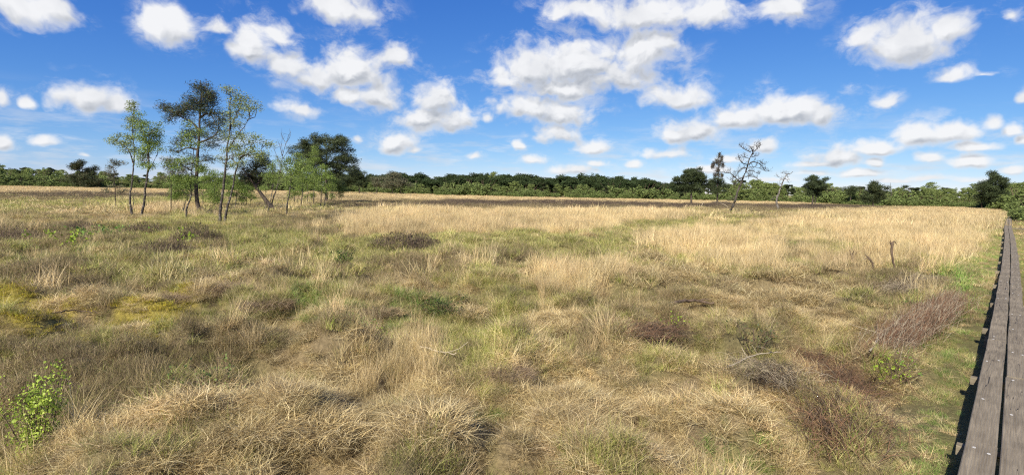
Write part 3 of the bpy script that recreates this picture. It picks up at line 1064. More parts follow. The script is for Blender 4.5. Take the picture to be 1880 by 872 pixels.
def build_boardwalk():
    rng = np.random.default_rng(5)
    base = BW_FULL[0]
    root = thing('boardwalk', (0, 0, 0), 'narrow grey two-plank boardwalk running away over the bog to the far bushes', 'boardwalk')
    total = walk_point(0)[2]
    s0 = s_of(1815, 818)                                # the butt joint of the near row
    step = 4.2
    for side in (-1, 1):
        start = s0 - 3 * step if side < 0 else s0 - 3 * step + 2.3
        s = start
        first = True
        while s < total - .3:
            e = min(s + step, total)
            a, b = max(s, 0), e
            s += step
            if b - a < .4:
                continue
            pa, pb = walk_point(a)[0], walk_point(b)[0]
            d = (pb - pa) / np.linalg.norm(pb - pa)
            nrm = np.array([d[1], -d[0]])               # to the right
            c = (pa + pb) / 2 + nrm * side * (PLANK_W / 2 + .006 + rng.uniform(0, .004))
            ln = np.linalg.norm(pb - pa) - .022
            me = box_mesh('plank', PLANK_W, ln, PLANK_T, rng=rng)
            o = link('plank', me, MAT['plank'], root)
            o.location = (c[0], c[1], BOARD_Z - PLANK_T / 2 + rng.uniform(-.004, .006))
            o.rotation_euler = (rng.normal(0, .0012), rng.normal(0, .006), math.atan2(-d[0], d[1]))
            dist = np.hypot(*c)
            if dist < 30:
                for end in (-1, -.42, .37, 1):
                    for q in (-1, 1):
                        if rng.random() < .35:
                            continue
                        R = .0095
                        v, f = [], []
                        ns = 10
                        for ring, (rr, zz) in enumerate(((R * .45, .001), (R * .8, .0035), (R * 1.25, .001))):
                            for t in range(ns):
                                v.append((rr * math.cos(6.2832 * t / ns), rr * 1.3 * math.sin(6.2832 * t / ns), zz))
                        for ring in range(2):
                            f += [(ring * ns + t, ring * ns + (t + 1) % ns, (ring + 1) * ns + (t + 1) % ns, (ring + 1) * ns + t) for t in range(ns)]
                        w = link('washer', mesh_from('washer', v, np.array(f)[:, ::-1]), MAT['washer'], o)
                        w.location = (q * PLANK_W * rng.uniform(.18, .36), end * (ln / 2 - .12) + rng.normal(0, .08), PLANK_T / 2 + .0012)
    # bearers under the planks, their ends sticking out
    marks = [s_of(1812, 812), s_of(1838, 690), s_of(1846, 600), s_of(1851, 553), s_of(1853, 520), s_of(1855, 495), s_of(1855, 478), s_of(1855, 464), s_of(1854.5, 452), s_of(1854, 442), s_of(1853, 434), s_of(1851, 424)]
    marks = [marks[0] - 2.5] + marks
    for s in marks:
        p, d, _ = walk_point(s)
        ln = rng.uniform(.47, .54)
        me = box_mesh('bearer', .085, ln, .075, rng=rng, wear=.004)
        o = link('bearer', me, MAT['bearer'], root)
        nrm = np.array([d[1], -d[0]])
        c = p + nrm * rng.uniform(-.06, .0)
        o.location = (c[0], c[1], BOARD_Z - PLANK_T - .0395)
        o.rotation_euler = (0, 0, math.atan2(-nrm[0], nrm[1]) + rng.normal(0, .03))
        for q in (-1, 1):                                # short posts in the peat
            v, f = tube([(np.array([[0, 0, -.32], [0, 0, .0], [0, 0, .145]]), np.array([.035, .037, .036]))], 8)
            n_ = len(v)
            po = link('post', mesh_from('post', v, [f, np.array([[n_ - 8 + t for t in range(8)]])]), MAT['bearer'], root)
            pc = c + nrm * q * .17
            po.location = (pc[0], pc[1], BOARD_Z - PLANK_T - .0775 - .146)
    # a short plank set crosswise as a passing place
    e = ground(1862, 419, BOARD_Z)
    pl = thing('passing_plank', (e[0] + .75, e[1], 0), 'short pale plank step sticking out sideways from the far boardwalk', 'step')
    me = box_mesh('plank', .55, 2.2, .06, rng=rng)
    o = link('plank', me, MAT['bearer'], pl)
    p, d, _ = walk_point(s_of(1851, 419))
    o.location = (0, 0, BOARD_Z - .05)
    o.rotation_euler = (0, 0, math.atan2(-d[0], d[1]) + math.pi / 2)
    for q in (-1, 1):
        v, f = tube([(np.array([[0, 0, -.4], [0, 0, 0], [0, 0, .16]]), np.array([.05, .05, .05]))], 8)
        po = link('post', mesh_from('post', v, [f, np.array([[len(v) - 8 + t for t in range(8)]])]), MAT['bearer'], pl)
        po.location = (d[1] * q * .8, -d[0] * q * .8, BOARD_Z - .242)


build_boardwalk()


# ------------------------------------------------------------------ trees
PINE_C = [(.046, .062, .025), (.060, .078, .031), (.035, .049, .021), (.078, .088, .04), (.10, .083, .047)]
GREYPINE_C = [(.095, .105, .052), (.12, .12, .066), (.07, .085, .042), (.15, .135, .085), (.17, .15, .10)]
BIRCH_C = [(.165, .23, .05), (.20, .27, .062), (.13, .19, .042), (.235, .295, .08)]
PALEBIRCH_C = [(.20, .245, .08), (.24, .285, .10), (.165, .21, .065), (.28, .31, .13)]
BRIGHT_C = [(.32, .42, .05), (.38, .48, .075), (.26, .36, .042)]
DEADPINE_C = [(.10, .085, .07), (.14, .115, .095), (.075, .065, .052), (.085, .088, .05)]


def rand_dirs(n, rng):
    v = rng.normal(0, 1, (n, 3))
    return v / np.linalg.norm(v, axis=1)[:, None]


def leaf_faces(C, size, cols, rng, aspect=.62):
    """one small quad leaf at each centre, random facing"""
    n = len(C)
    u = rand_dirs(n, rng)
    w = np.cross(u, rand_dirs(n, rng))
    w /= np.linalg.norm(w, axis=1)[:, None] + 1e-9
    s = size * rng.uniform(.6, 1.35, n)[:, None] * .5
    a, b = u * s, w * s * aspect
    V_ = np.stack([C - a, C + b, C + a, C - b], 1).reshape(-1, 3)
    F_ = np.arange(4 * n).reshape(n, 4)
    cols = np.asarray(cols)
    c = cols[rng.integers(0, len(cols), n)] * rng.uniform(.8, 1.2, (n, 1))
    return V_, F_, np.repeat(c, 4, 0)


def needle_faces(C, size, cols, rng, up=.35):
    """sprays of needles: long thin wedges pointing out and up from shoots"""
    n = len(C)
    u = rand_dirs(n, rng)
    u[:, 2] = np.abs(u[:, 2]) * .7 + up * .3
    u /= np.linalg.norm(u, axis=1)[:, None]
    w = np.cross(u, rand_dirs(n, rng))
    w /= np.linalg.norm(w, axis=1)[:, None] + 1e-9
    s = size * rng.uniform(.6, 1.3, n)[:, None]
    V_ = np.stack([C - w * s * .09, C + w * s * .09, C + u * s + w * s * .05, C + u * s - w * s * .05], 1).reshape(-1, 3)
    F_ = np.arange(4 * n).reshape(n, 4)
    cols = np.asarray(cols)
    c = cols[rng.integers(0, len(cols), n)] * rng.uniform(.8, 1.2, (n, 1))
    return V_, F_, np.repeat(c, 4, 0)


FULL_N, FULL_L = 3.0, 5.2


def traced_tree(name, label, base, trunks, lobes, leaf, cols, dens=7, per=55, clump=.42, size=.10, thick=.09, bark='pine_bark', limbs=True, group=None, seed=0,
                twig=.6, depth=None, category='tree', bare=(), flat=.55, squash=.6, dead_lobes=()):
    """a tree whose stems and foliage lobes were read off the photograph and set at the distance where its foot meets the ground.
    base: photo pixel of the foot; trunks: list of photo-pixel polylines; lobes: (px, py, half width, half height)"""
    rng = np.random.default_rng(seed + 300)
    g = ground(*base)
    Y = depth or g[1]
    foot = at(base[0], base[1], Y)
    gz = float(land(np.array([foot[0]]), np.array([Y]))[0]) * min(1, max(0, 1.6 - Y / 200))
    m = Y / F                                         # metres per photo pixel at that distance
    org = np.array([foot[0], Y, gz - .03])
    root = thing(name, org, label, category, group)
    paths, tops = [], []
    for ti, tr in enumerate(trunks):
        P = np.array([at(x, y, Y) for x, y in tr]) - org
        P[:, 1] += np.linspace(0, 1, len(P)) ** 1.5 * rng.normal(0, .25)
        if ti == 0 or abs(tr[0][1] - base[1]) < 16:
            P[:, 2] -= np.linspace(1, 0, len(P)) * P[0, 2]
            P[0, 2] = -.12
            P[:, 1] += (ti * .35 if ti else 0)
        n = 4 * len(P) + 2
        Q = spline(P, n)
        Q[2:-1, :2] += rng.normal(0, .012, (n - 3, 2))
        th = thick * (.78 if ti == 0 else rng.uniform(.40, .55))
        R = th * (1 - .86 * np.linspace(0, 1, n) ** .9)
        R[0] *= 1.35
        paths.append((Q, np.maximum(R, .010)))
        tops.append((Q, R))
    CC = []
    allQ = np.vstack([q for q, _ in tops])
    for (lx, ly, rx, ry) in lobes:
        c = at(lx, ly, Y) - org
        a, b = rx * m, ry * m
        dy = rng.normal(0, a * .35)
        c[1] += dy
        k = max(2, int(dens * a * b * math.pi))
        # stem point this limb leaves from: lower than the lobe
        want = c - np.array([0, 0, .45 * np.hypot(c[0], c[1]) * .5 + .2])
        j = np.argmin(np.linalg.norm((allQ - want) * np.array([1, .6, 1.0]), axis=1))
        s = allQ[j]
        if limbs:
            mid = (s + c) / 2 + np.array([0, 0, -.08 * np.linalg.norm(c - s)]) + rng.normal(0, .06, 3)
            n = 8
            L_ = spline([s, mid, c], n)
            L_[1:-1] += rng.normal(0, .025, (n - 2, 3))
            lr = min(thick * .42, .018 + .012 * np.linalg.norm(c - s))
            paths.append((L_, np.linspace(lr, .010, n)))
        d = rand_dirs(k, rng) * (rng.random((k, 1)) ** .38)
        cl = c + d * np.array([a * 1.2, a * flat * 1.4 + .15, b * 1.2])
        CC.append(cl)
        for q in cl:
            if rng.random() < twig:
                f0 = rng.uniform(.4, 1.0)
                st = s + (c - s) * f0
                mid = (st + q) / 2 + rng.normal(0, .06, 3)
                paths.append((spline([st, mid, q], 5), np.linspace(.012, .005, 5)))
    for br in bare:                                   # bare twigs read off the photograph
        P = np.array([at(x, y, Y) for x, y in br]) - org
        P[:, 1] += np.linspace(0, 1, len(P)) * rng.normal(0, .5)
        paths.append((spline(P, 10), np.linspace(.022, .006, 10)))
        for q in range(5):
            t = rng.integers(3, 9)
            st = spline(P, 10)[t]
            en = st + np.array([rng.normal(0, .3), rng.normal(0, .3), rng.uniform(.1, .5)])
            paths.append((spline([st, (st + en) / 2 + rng.normal(0, .04, 3), en], 4), np.linspace(.009, .004, 4)))
    v, f = tube(paths, 6)
    link('trunk', mesh_from('trunk', v, f, smooth=True), MAT[bark], root)
    if CC:
        CC = np.vstack(CC)
        k = rng.poisson(per * (FULL_N if leaf == 'needle' else FULL_L), len(CC))
        C0 = np.repeat(CC, k, 0)
        off = rand_dirs(len(C0), rng) * (rng.random((len(C0), 1)) ** .6) * clump * 1.35
        off[:, 2] *= squash
        P = C0 + off
        tone = np.repeat(rng.uniform(.78, 1.25, len(CC)), k)
        if leaf == 'needle':
            v, f, c = needle_faces(P, size * .9, cols, rng)
        else:
            v, f, c = leaf_faces(P, size * .78, cols, rng)
        c = c * np.repeat(tone, 4)[:, None]
        link('crown', mesh_from('crown', v, f, c), MAT[leaf], root)
    if dead_lobes:                                    # grey-brown dead shoots still on the tree
        DC = []
        for (lx, ly, rx, ry) in dead_lobes:
            c = at(lx, ly, Y) - org
            DC.append(c + rand_dirs(14, rng) * (rng.random((14, 1)) ** .4) * np.array([rx * m, rx * m, ry * m]))
        P = np.repeat(np.vstack(DC), 13, 0)
        P = P + rand_dirs(len(P), rng) * (rng.random((len(P), 1)) ** .5) * np.array([.22, .22, .55])
        v, f, c = needle_faces(P, size * .9, DEADPINE_C, rng, .9)
        link('dead_crown', mesh_from('dead_crown', v, f, c), MAT['needle'], root, label='grey-brown dead upswept shoots')
    return root


def build_copse():
    T = traced_tree
    T('birch_tree', 'slim twin-stemmed birch with a pale side crown, leftmost of the copse', (243, 397),
      [[(243.6, 397), (239, 367), (242, 333), (244.7, 302), (245.4, 278), (241, 233), (245, 190)], [(233, 390), (238, 367), (241, 345)], [(244.5, 300), (238, 278), (226, 266), (213, 258)]],
      [(214, 258, 15, 10), (226, 262, 10, 8), (243, 232, 10, 16), (240, 252, 12, 12), (245, 205, 6, 10), (238, 272, 12, 10), (246, 190, 3, 5), (250, 220, 8, 10)],
      'leaf', PALEBIRCH_C, dens=11, per=34, clump=.30, size=.085, thick=.085, bark='birch_bark', seed=1)
    T('birch_tree', 'birch with fuller bright crown beside the twin-stemmed birch', (260, 400),
      [[(259, 400), (264, 367), (270, 323), (273, 285), (271, 268), (262, 240), (254, 215)], [(272, 290), (278, 262), (284, 235)], [(271, 318), (278, 302), (283, 287)]],
      [(272, 262, 16, 14), (284, 252, 11, 14), (262, 240, 12, 14), (285, 232, 7, 10), (258, 218, 9, 10), (275, 280, 14, 10), (262, 300, 10, 10), (280, 300, 8, 8), (258, 290, 8, 8), (290, 268, 6, 10)],
      'leaf', BIRCH_C, dens=11, per=36, clump=.32, size=.09, thick=.095, bark='birch_bark', seed=2)
    T('pine_tree', 'thin young pine standing alone in front of the far left wood', (213, 386),
      [[(213, 386), (211, 323), (210, 291)]],
      [(210, 297, 8, 5), (204, 306, 8, 4), (217, 303, 8, 4), (202, 332, 9, 5), (219, 345, 10, 5), (206, 350, 10, 5), (214, 322, 9, 5), (225, 352, 8, 4), (200, 318, 6, 3)],
      'needle', GREYPINE_C, dens=9, per=34, clump=.26, size=.15, thick=.05, seed=3)
    T('pine_tree', 'thin pole-stemmed young pine between the birches and the tall pine', (314, 390),
      [[(314, 390), (315, 345), (316, 305), (317, 285)]],
      [(318, 292, 10, 8), (310, 305, 12, 7), (326, 308, 10, 8), (318, 322, 14, 8), (330, 326, 10, 8), (308, 326, 8, 5)],
      'needle', GREYPINE_C, dens=8, per=40, clump=.36, size=.17, thick=.05, seed=4)
    T('birch_tree', 'low leafy birch with a kinked double stem below the tall pine', (341, 403),
      [[(341, 403), (343, 380), (348.5, 362), (347, 336), (350, 275), (354, 235)], [(336.5, 386), (340, 370), (347, 356)]],
      [(355, 240, 12, 14), (350, 262, 14, 12), (338, 300, 14, 12), (330, 322, 16, 12), (345, 328, 14, 12), (336, 346, 12, 8), (358, 300, 12, 12), (328, 300, 8, 10)],
      'leaf', BIRCH_C, dens=9, per=40, clump=.34, size=.09, thick=.075, bark='birch_bark', seed=5)
    T('pine_tree', 'tallest pine of the copse with a dark bare trunk and spreading open crown', (366, 389),
      [[(366, 390), (360.6, 353), (362, 302), (366, 261), (368.5, 216), (372, 181), (371, 149)],
       [(365, 262), (380, 257), (394, 250), (402, 236), (403, 218)], [(366, 240), (352, 224), (332, 214), (300, 196)], [(369, 215), (380, 210), (392, 214), (402, 230)],
       [(364, 275), (345, 272), (326, 280)]],
      [(371, 158, 12, 8), (350, 240, 16, 8), (380, 228, 16, 8), (352, 256, 14, 7), (388, 268, 14, 6), (345, 305, 14, 6), (385, 292, 12, 6), (378, 190, 18, 9), (340, 195, 12, 7), (360, 170, 14, 8), (383, 168, 14, 8), (372, 180, 20, 9), (394, 182, 10, 8), (352, 182, 8, 6), (296, 198, 12, 6), (312, 200, 14, 8), (328, 205, 14, 9), (342, 213, 12, 8), (320, 215, 12, 5),
       (362, 200, 22, 9), (385, 200, 14, 8), (402, 214, 13, 10), (410, 228, 10, 7), (396, 242, 14, 6), (382, 250, 10, 5), (334, 265, 14, 5), (326, 280, 14, 5), (345, 290, 12, 4), (312, 222, 8, 3), (405, 255, 10, 5)],
      'needle', PINE_C[:3] + [(.085, .072, .046)], dens=12, per=32, clump=.46, size=.17, thick=.20, twig=.9, seed=6)
    T('birch_tree', 'tall airy birch rising right beside the tallest pine', (404, 411),
      [[(403.6, 411), (405, 385), (409, 353), (415, 302), (417, 281), (422.5, 233), (423, 181), (421, 156)], [(418, 280), (430, 258), (448, 236), (468, 210)], [(421, 240), (434, 210), (446, 182)]],
      [(421, 162, 11, 9), (430, 170, 12, 9), (442, 180, 14, 9), (458, 190, 12, 9), (424, 188, 12, 12), (440, 203, 16, 10), (460, 208, 10, 8), (424, 214, 12, 10), (440, 226, 14, 8), (418, 240, 14, 10), (430, 252, 16, 10), (416, 268, 14, 9),
       (426, 284, 14, 9), (414, 302, 12, 9), (470, 200, 6, 5), (405, 290, 10, 8)],
      'leaf', PALEBIRCH_C, dens=10, per=30, clump=.32, size=.08, thick=.105, bark='birch_bark', seed=7, twig=.9)
    T('birch_tree', 'birch with a low wide crown leaning right, next to the tall airy birch', (412, 412),
      [[(412, 412), (416, 385), (421, 366), (433, 309), (435, 298), (448, 276), (462, 262)], [(434, 300), (425, 292), (418, 286)], [(440, 290), (460, 280), (480, 276)]],
      [(448, 262, 16, 8), (464, 256, 14, 8), (478, 266, 12, 9), (456, 276, 18, 8), (440, 284, 14, 7), (484, 284, 10, 9), (468, 290, 14, 7), (448, 302, 12, 7), (428, 278, 10, 6)],
      'leaf', PALEBIRCH_C, dens=10, per=36, clump=.32, size=.08, thick=.085, bark='birch_bark', seed=8)
    T('pine_tree', 'old pine with its dark trunk leaning steeply left in the copse', (507, 388),
      [[(507.6, 388), (497, 378), (486, 364), (470, 341), (458, 323), (450, 310)], [(470, 341), (480, 326), (500, 320)], [(458, 323), (470, 308), (484, 298)]],
      [(456, 308, 14, 7), (472, 302, 14, 7), (488, 300, 12, 7), (464, 322, 14, 7), (450, 330, 14, 7), (484, 318, 14, 7), (500, 322, 12, 7), (470, 336, 12, 6), (446, 318, 10, 6), (478, 288, 10, 5)],
      'needle', PINE_C, dens=9, per=46, clump=.42, size=.20, thick=.30, seed=9)
    T('birch_tree', 'young birch with two crossing stems in front of the leaning pine', (490, 393),
      [[(490.5, 393), (494, 380), (497, 367), (501, 335), (498, 305)], [(482, 390), (485, 372), (486, 350)]],
      [(500, 300, 9, 11), (506, 318, 10, 10), (494, 325, 9, 9), (486, 345, 8, 8), (503, 338, 9, 7)],
      'leaf', BIRCH_C, dens=9, per=30, clump=.30, size=.085, thick=.07, bark='birch_bark', seed=10)
    T('birch_tree', 'half-dead birch whose bare twiggy top stands above the copse', (495, 383),
      [[(495, 383), (503, 358), (509, 341), (516, 305), (518, 286), (527, 255), (533, 240)], [(518, 286), (512, 268), (504, 256)], [(510, 335), (516, 318), (512, 298)]],
      [(513, 312, 9, 9), (507, 292, 7, 8), (520, 330, 8, 8)],
      'leaf', PALEBIRCH_C, dens=8, per=22, clump=.30, size=.08, thick=.075, bark='birch_bark', seed=11,
      bare=[[(520, 282), (514, 268), (512, 248)], [(524, 265), (530, 252), (530, 242)], [(515, 300), (505, 280), (500, 262)], [(518, 292), (528, 280), (533, 268)], [(524, 262), (519, 252), (517, 243)]])
    for i, (b, tr, lb, lab) in enumerate([
        ((525, 397), [[(525, 397), (528, 369), (532, 341), (531, 312), (536, 290)]], [(540, 296, 14, 10), (530, 312, 12, 10), (550, 306, 12, 10), (538, 326, 12, 9), (526, 335, 9, 8)], 'slim birch with bent foot just right of the half-dead birch'),
        ((552, 381), [[(552, 381), (556, 348), (556, 320), (558, 300)]], [(557, 305, 14, 11), (548, 324, 12, 10), (566, 324, 12, 10), (558, 338, 12, 7)], 'dark-stemmed birch before the left half of the round pine'),
        ((575, 377), [[(575, 377), (577, 344), (578, 312), (580, 280)]], [(578, 285, 10, 13), (572, 306, 12, 10), (584, 318, 12, 11), (574, 334, 10, 8)], 'straight birch before the middle of the round pine'),
        ((588, 384), [[(588, 384), (590, 335), (589, 305)], [(593, 384), (594, 350), (598, 325)]], [(590, 318, 12, 12), (602, 335, 12, 12), (584, 338, 10, 10), (598, 354, 10, 8), (608, 322, 9, 9)], 'white-stemmed bushy birch before the round pine trunk'),
        ((607, 372), [[(607, 372), (610, 355), (613, 330), (616, 312)]], [(615, 322, 12, 9), (606, 334, 10, 8), (622, 336, 10, 8)], 'small birch leaning right below the round pine'),
        ((372, 380), [[(372, 380), (374, 350), (378, 318)]], [(378, 318, 14, 10), (390, 330, 14, 10), (372, 338, 14, 10), (396, 345, 14, 10), (382, 356, 16, 9), (402, 326, 12, 10)], 'low leafy birch thicket behind the tall pine trunk'),
        ((345, 378), [[(345, 378), (343, 350), (338, 325)]], [(330, 335, 14, 9), (342, 348, 14, 9), (326, 350, 10, 8), (318, 340, 9, 8)], 'low leafy birch behind the kinked birch'),
        ((432, 384), [[(432, 384), (434, 350), (432, 325)]], [(430, 328, 16, 10), (442, 340, 14, 9), (424, 345, 12, 8), (436, 356, 12, 7), (452, 350, 10, 8)], 'small birch with low leaves behind the leaning-crown birch'),
    ]):
        T('birch_tree', lab, b, tr, lb, 'leaf', BIRCH_C if i != 4 else PALEBIRCH_C, dens=8, per=38, clump=.36, size=.10, thick=.065, bark='white_bark' if i == 3 else 'birch_bark', seed=20 + i)
    for i, (x, y, h, lab) in enumerate([(325, 378, 42, 'low birch scrub left of the tall pine trunk'), (392, 384, 50, 'low birch scrub between the tall pine and the airy birch'), (452, 380, 44, 'low birch scrub left of the leaning pine'),
                                        (540, 378, 58, 'leafy birch scrub right of the half-dead birch'), (564, 374, 52, 'leafy birch scrub below the left side of the round pine'),
                                        (622, 372, 46, 'leafy birch scrub below the right side of the round pine'), (420, 377, 60, 'leafy birch scrub behind the two tall birch stems')]):
        T('birch_tree', lab, (x, y), [[(x, y), (x + 1, y - h * .5), (x - 1, y - h * .9)], [(x + 2, y), (x + 6, y - h * .4), (x + 8, y - h * .75)]],
          [(x, y - h * .8, 9, 8), (x - 7, y - h * .6, 9, 8), (x + 8, y - h * .62, 9, 8), (x, y - h * .42, 11, 8), (x - 9, y - h * .32, 7, 6), (x + 10, y - h * .35, 7, 6)],
          'leaf', BIRCH_C, dens=6, per=34, clump=.36, size=.10, thick=.05, bark='birch_bark', seed=80 + i)
    T('pine_tree', 'large pine with a dense rounded dark crown at the right of the copse', (599, 374),
      [[(599, 374), (599, 345), (598, 312), (599, 284), (603, 262)], [(598, 310), (580, 292), (562, 280)], [(599, 305), (618, 290), (634, 284)], [(598, 318), (620, 312), (642, 312)]],
      [(556, 274, 20, 12), (572, 262, 20, 10), (592, 256, 20, 9), (612, 256, 20, 9), (628, 268, 18, 11), (640, 284, 14, 11), (645, 300, 12, 9), (582, 276, 22, 10), (606, 274, 24, 11), (562, 290, 22, 10), (546, 288, 12, 10),
       (590, 292, 26, 10), (622, 294, 22, 9), (572, 306, 22, 9), (604, 308, 26, 8), (634, 314, 18, 8), (556, 314, 14, 8), (590, 322, 24, 7), (620, 326, 20, 7)],
      'needle', PINE_C[:4], dens=6.2, per=52, clump=.50, size=.22, thick=.24, seed=40, twig=.9)
    T('pine_tree', 'low dark wind-bent pine just right of the round pine', (660, 357),
      [[(660, 357), (659, 344), (652, 330), (645, 324)]],
      [(640, 324, 16, 8), (654, 322, 14, 8), (666, 328, 9, 6), (648, 334, 16, 7), (636, 336, 12, 7), (661, 337, 9, 5)],
      'needle', PINE_C[:3], dens=3.2, per=80, clump=.8, size=.36, thick=.22, seed=41)
    T('pine_tree', 'small round pine with a flat top tier before the far left wood', (155, 346),
      [[(155, 346), (154, 330), (151, 312), (150, 300)]],
      [(149, 304, 13, 7), (142, 310, 8, 4), (166, 312, 10, 5), (156, 318, 14, 4), (154, 326, 24, 6), (168, 331, 14, 5), (146, 334, 18, 5), (160, 338, 20, 4)],
      'needle', PINE_C, dens=2.0, per=80, clump=.9, size=.42, thick=.2, seed=42, limbs=True)
    T('pine_tree', 'greyish pine in the group of three right of the copse', (721, 357), [[(721, 357), (721, 340), (722, 322)]],
      [(722, 323, 10, 5), (714, 331, 10, 5), (729, 332, 11, 6), (722, 341, 16, 6)], 'needle', GREYPINE_C, dens=1.6, per=70, clump=1.0, size=.42, thick=.17, seed=43, depth=150)
    T('pine_tree', 'low greyish pine at the left of the group of three', (692, 354), [[(692, 354), (692, 340), (693, 330)]],
      [(693, 331, 12, 5), (686, 338, 9, 4), (700, 339, 9, 4)], 'needle', GREYPINE_C, dens=1.6, per=70, clump=1.0, size=.42, thick=.16, seed=44, depth=158)
    T('pine_tree', 'stout greyish pine at the right of the group of three', (736, 356), [[(736, 356), (736, 344), (737, 333)]],
      [(737, 332, 9, 5), (742, 340, 10, 5), (732, 342, 8, 4)], 'needle', GREYPINE_C, dens=1.6, per=70, clump=1.0, size=.42, thick=.16, seed=45, depth=152)


build_copse()


def dead_tree(name, label, base, stem, branches, thick, bark, twigs_per=9, tw=.55, seed=0, needles=()):
    rng = np.random.default_rng(seed + 900)
    g = ground(*base)
    Y = g[1]
    gz = float(land(np.array([g[0]]), np.array([Y]))[0])
    org = np.array([g[0], Y, gz - .03])
    root = thing(name, org, label, 'dead tree')
    S = np.array([at(x, y, Y) for x, y in stem]) - org
    S[:, 2] -= np.linspace(1, 0, len(S)) * S[0, 2]
    S[0, 2] = -.12
    S[:, 1] += np.linspace(0, .5, len(S))
    n = 5 * len(S)
    Q = spline(S, n)
    Q[2:-1] += rng.normal(0, .015, (n - 3, 3))
    v, f = tube([(Q, np.maximum(thick * (1 - .82 * np.linspace(0, 1, n)), .012))], 8)
    link('trunk', mesh_from('trunk', v, f, smooth=True), MAT[bark], root)
    for br in branches:
        P = np.array([at(x, y, Y) for x, y in br]) - org
        P[:, 1] += S[min(len(S) - 1, 3), 1] + np.linspace(0, 1, len(P)) * rng.normal(0, .9)
        k = 4 * len(P) + 2
        B = spline(P, k)
        B[1:] += rng.normal(0, .015, (k - 1, 3))
        ln = np.linalg.norm(np.diff(B, axis=0), axis=1).sum()
        r0 = min(thick * .5, .020 + .018 * ln)
        paths = [(B, np.linspace(r0, .012, k))]
        for q in range(int(twigs_per * max(.5, ln / 2))):
            t = int(rng.integers(k // 4, k))
            st = B[t]
            dr = rand_dirs(1, rng)[0]
            dr[2] = abs(dr[2]) * .8 + .1
            L_ = rng.uniform(.4, 1.0) * tw
            mid = st + dr * L_ * .5 + rng.normal(0, .05, 3)
            en = st + dr * L_ + np.array([0, 0, rng.uniform(0, .25) * L_])
            paths.append((spline([st, mid, en], 5), np.linspace(.014, .007, 5)))
            for z in range(3):
                u = rng.uniform(.4, 1)
                s2 = st + (en - st) * u
                e2 = s2 + (rand_dirs(1, rng)[0] * .6 + np.array([0, 0, .35])) * L_ * .55
                paths.append((spline([s2, (s2 + e2) / 2 + rng.normal(0, .02, 3), e2], 4), np.linspace(.010, .006, 4)))
        v, f = tube(paths, 5)
        link('branch', mesh_from('branch', v, f, smooth=True), MAT[bark], root)
    return root, org, Y


def zpx(pts, ox=1200, oy=240, s=5.45):
    return [(ox + x / s, oy + y / s) for x, y in pts]


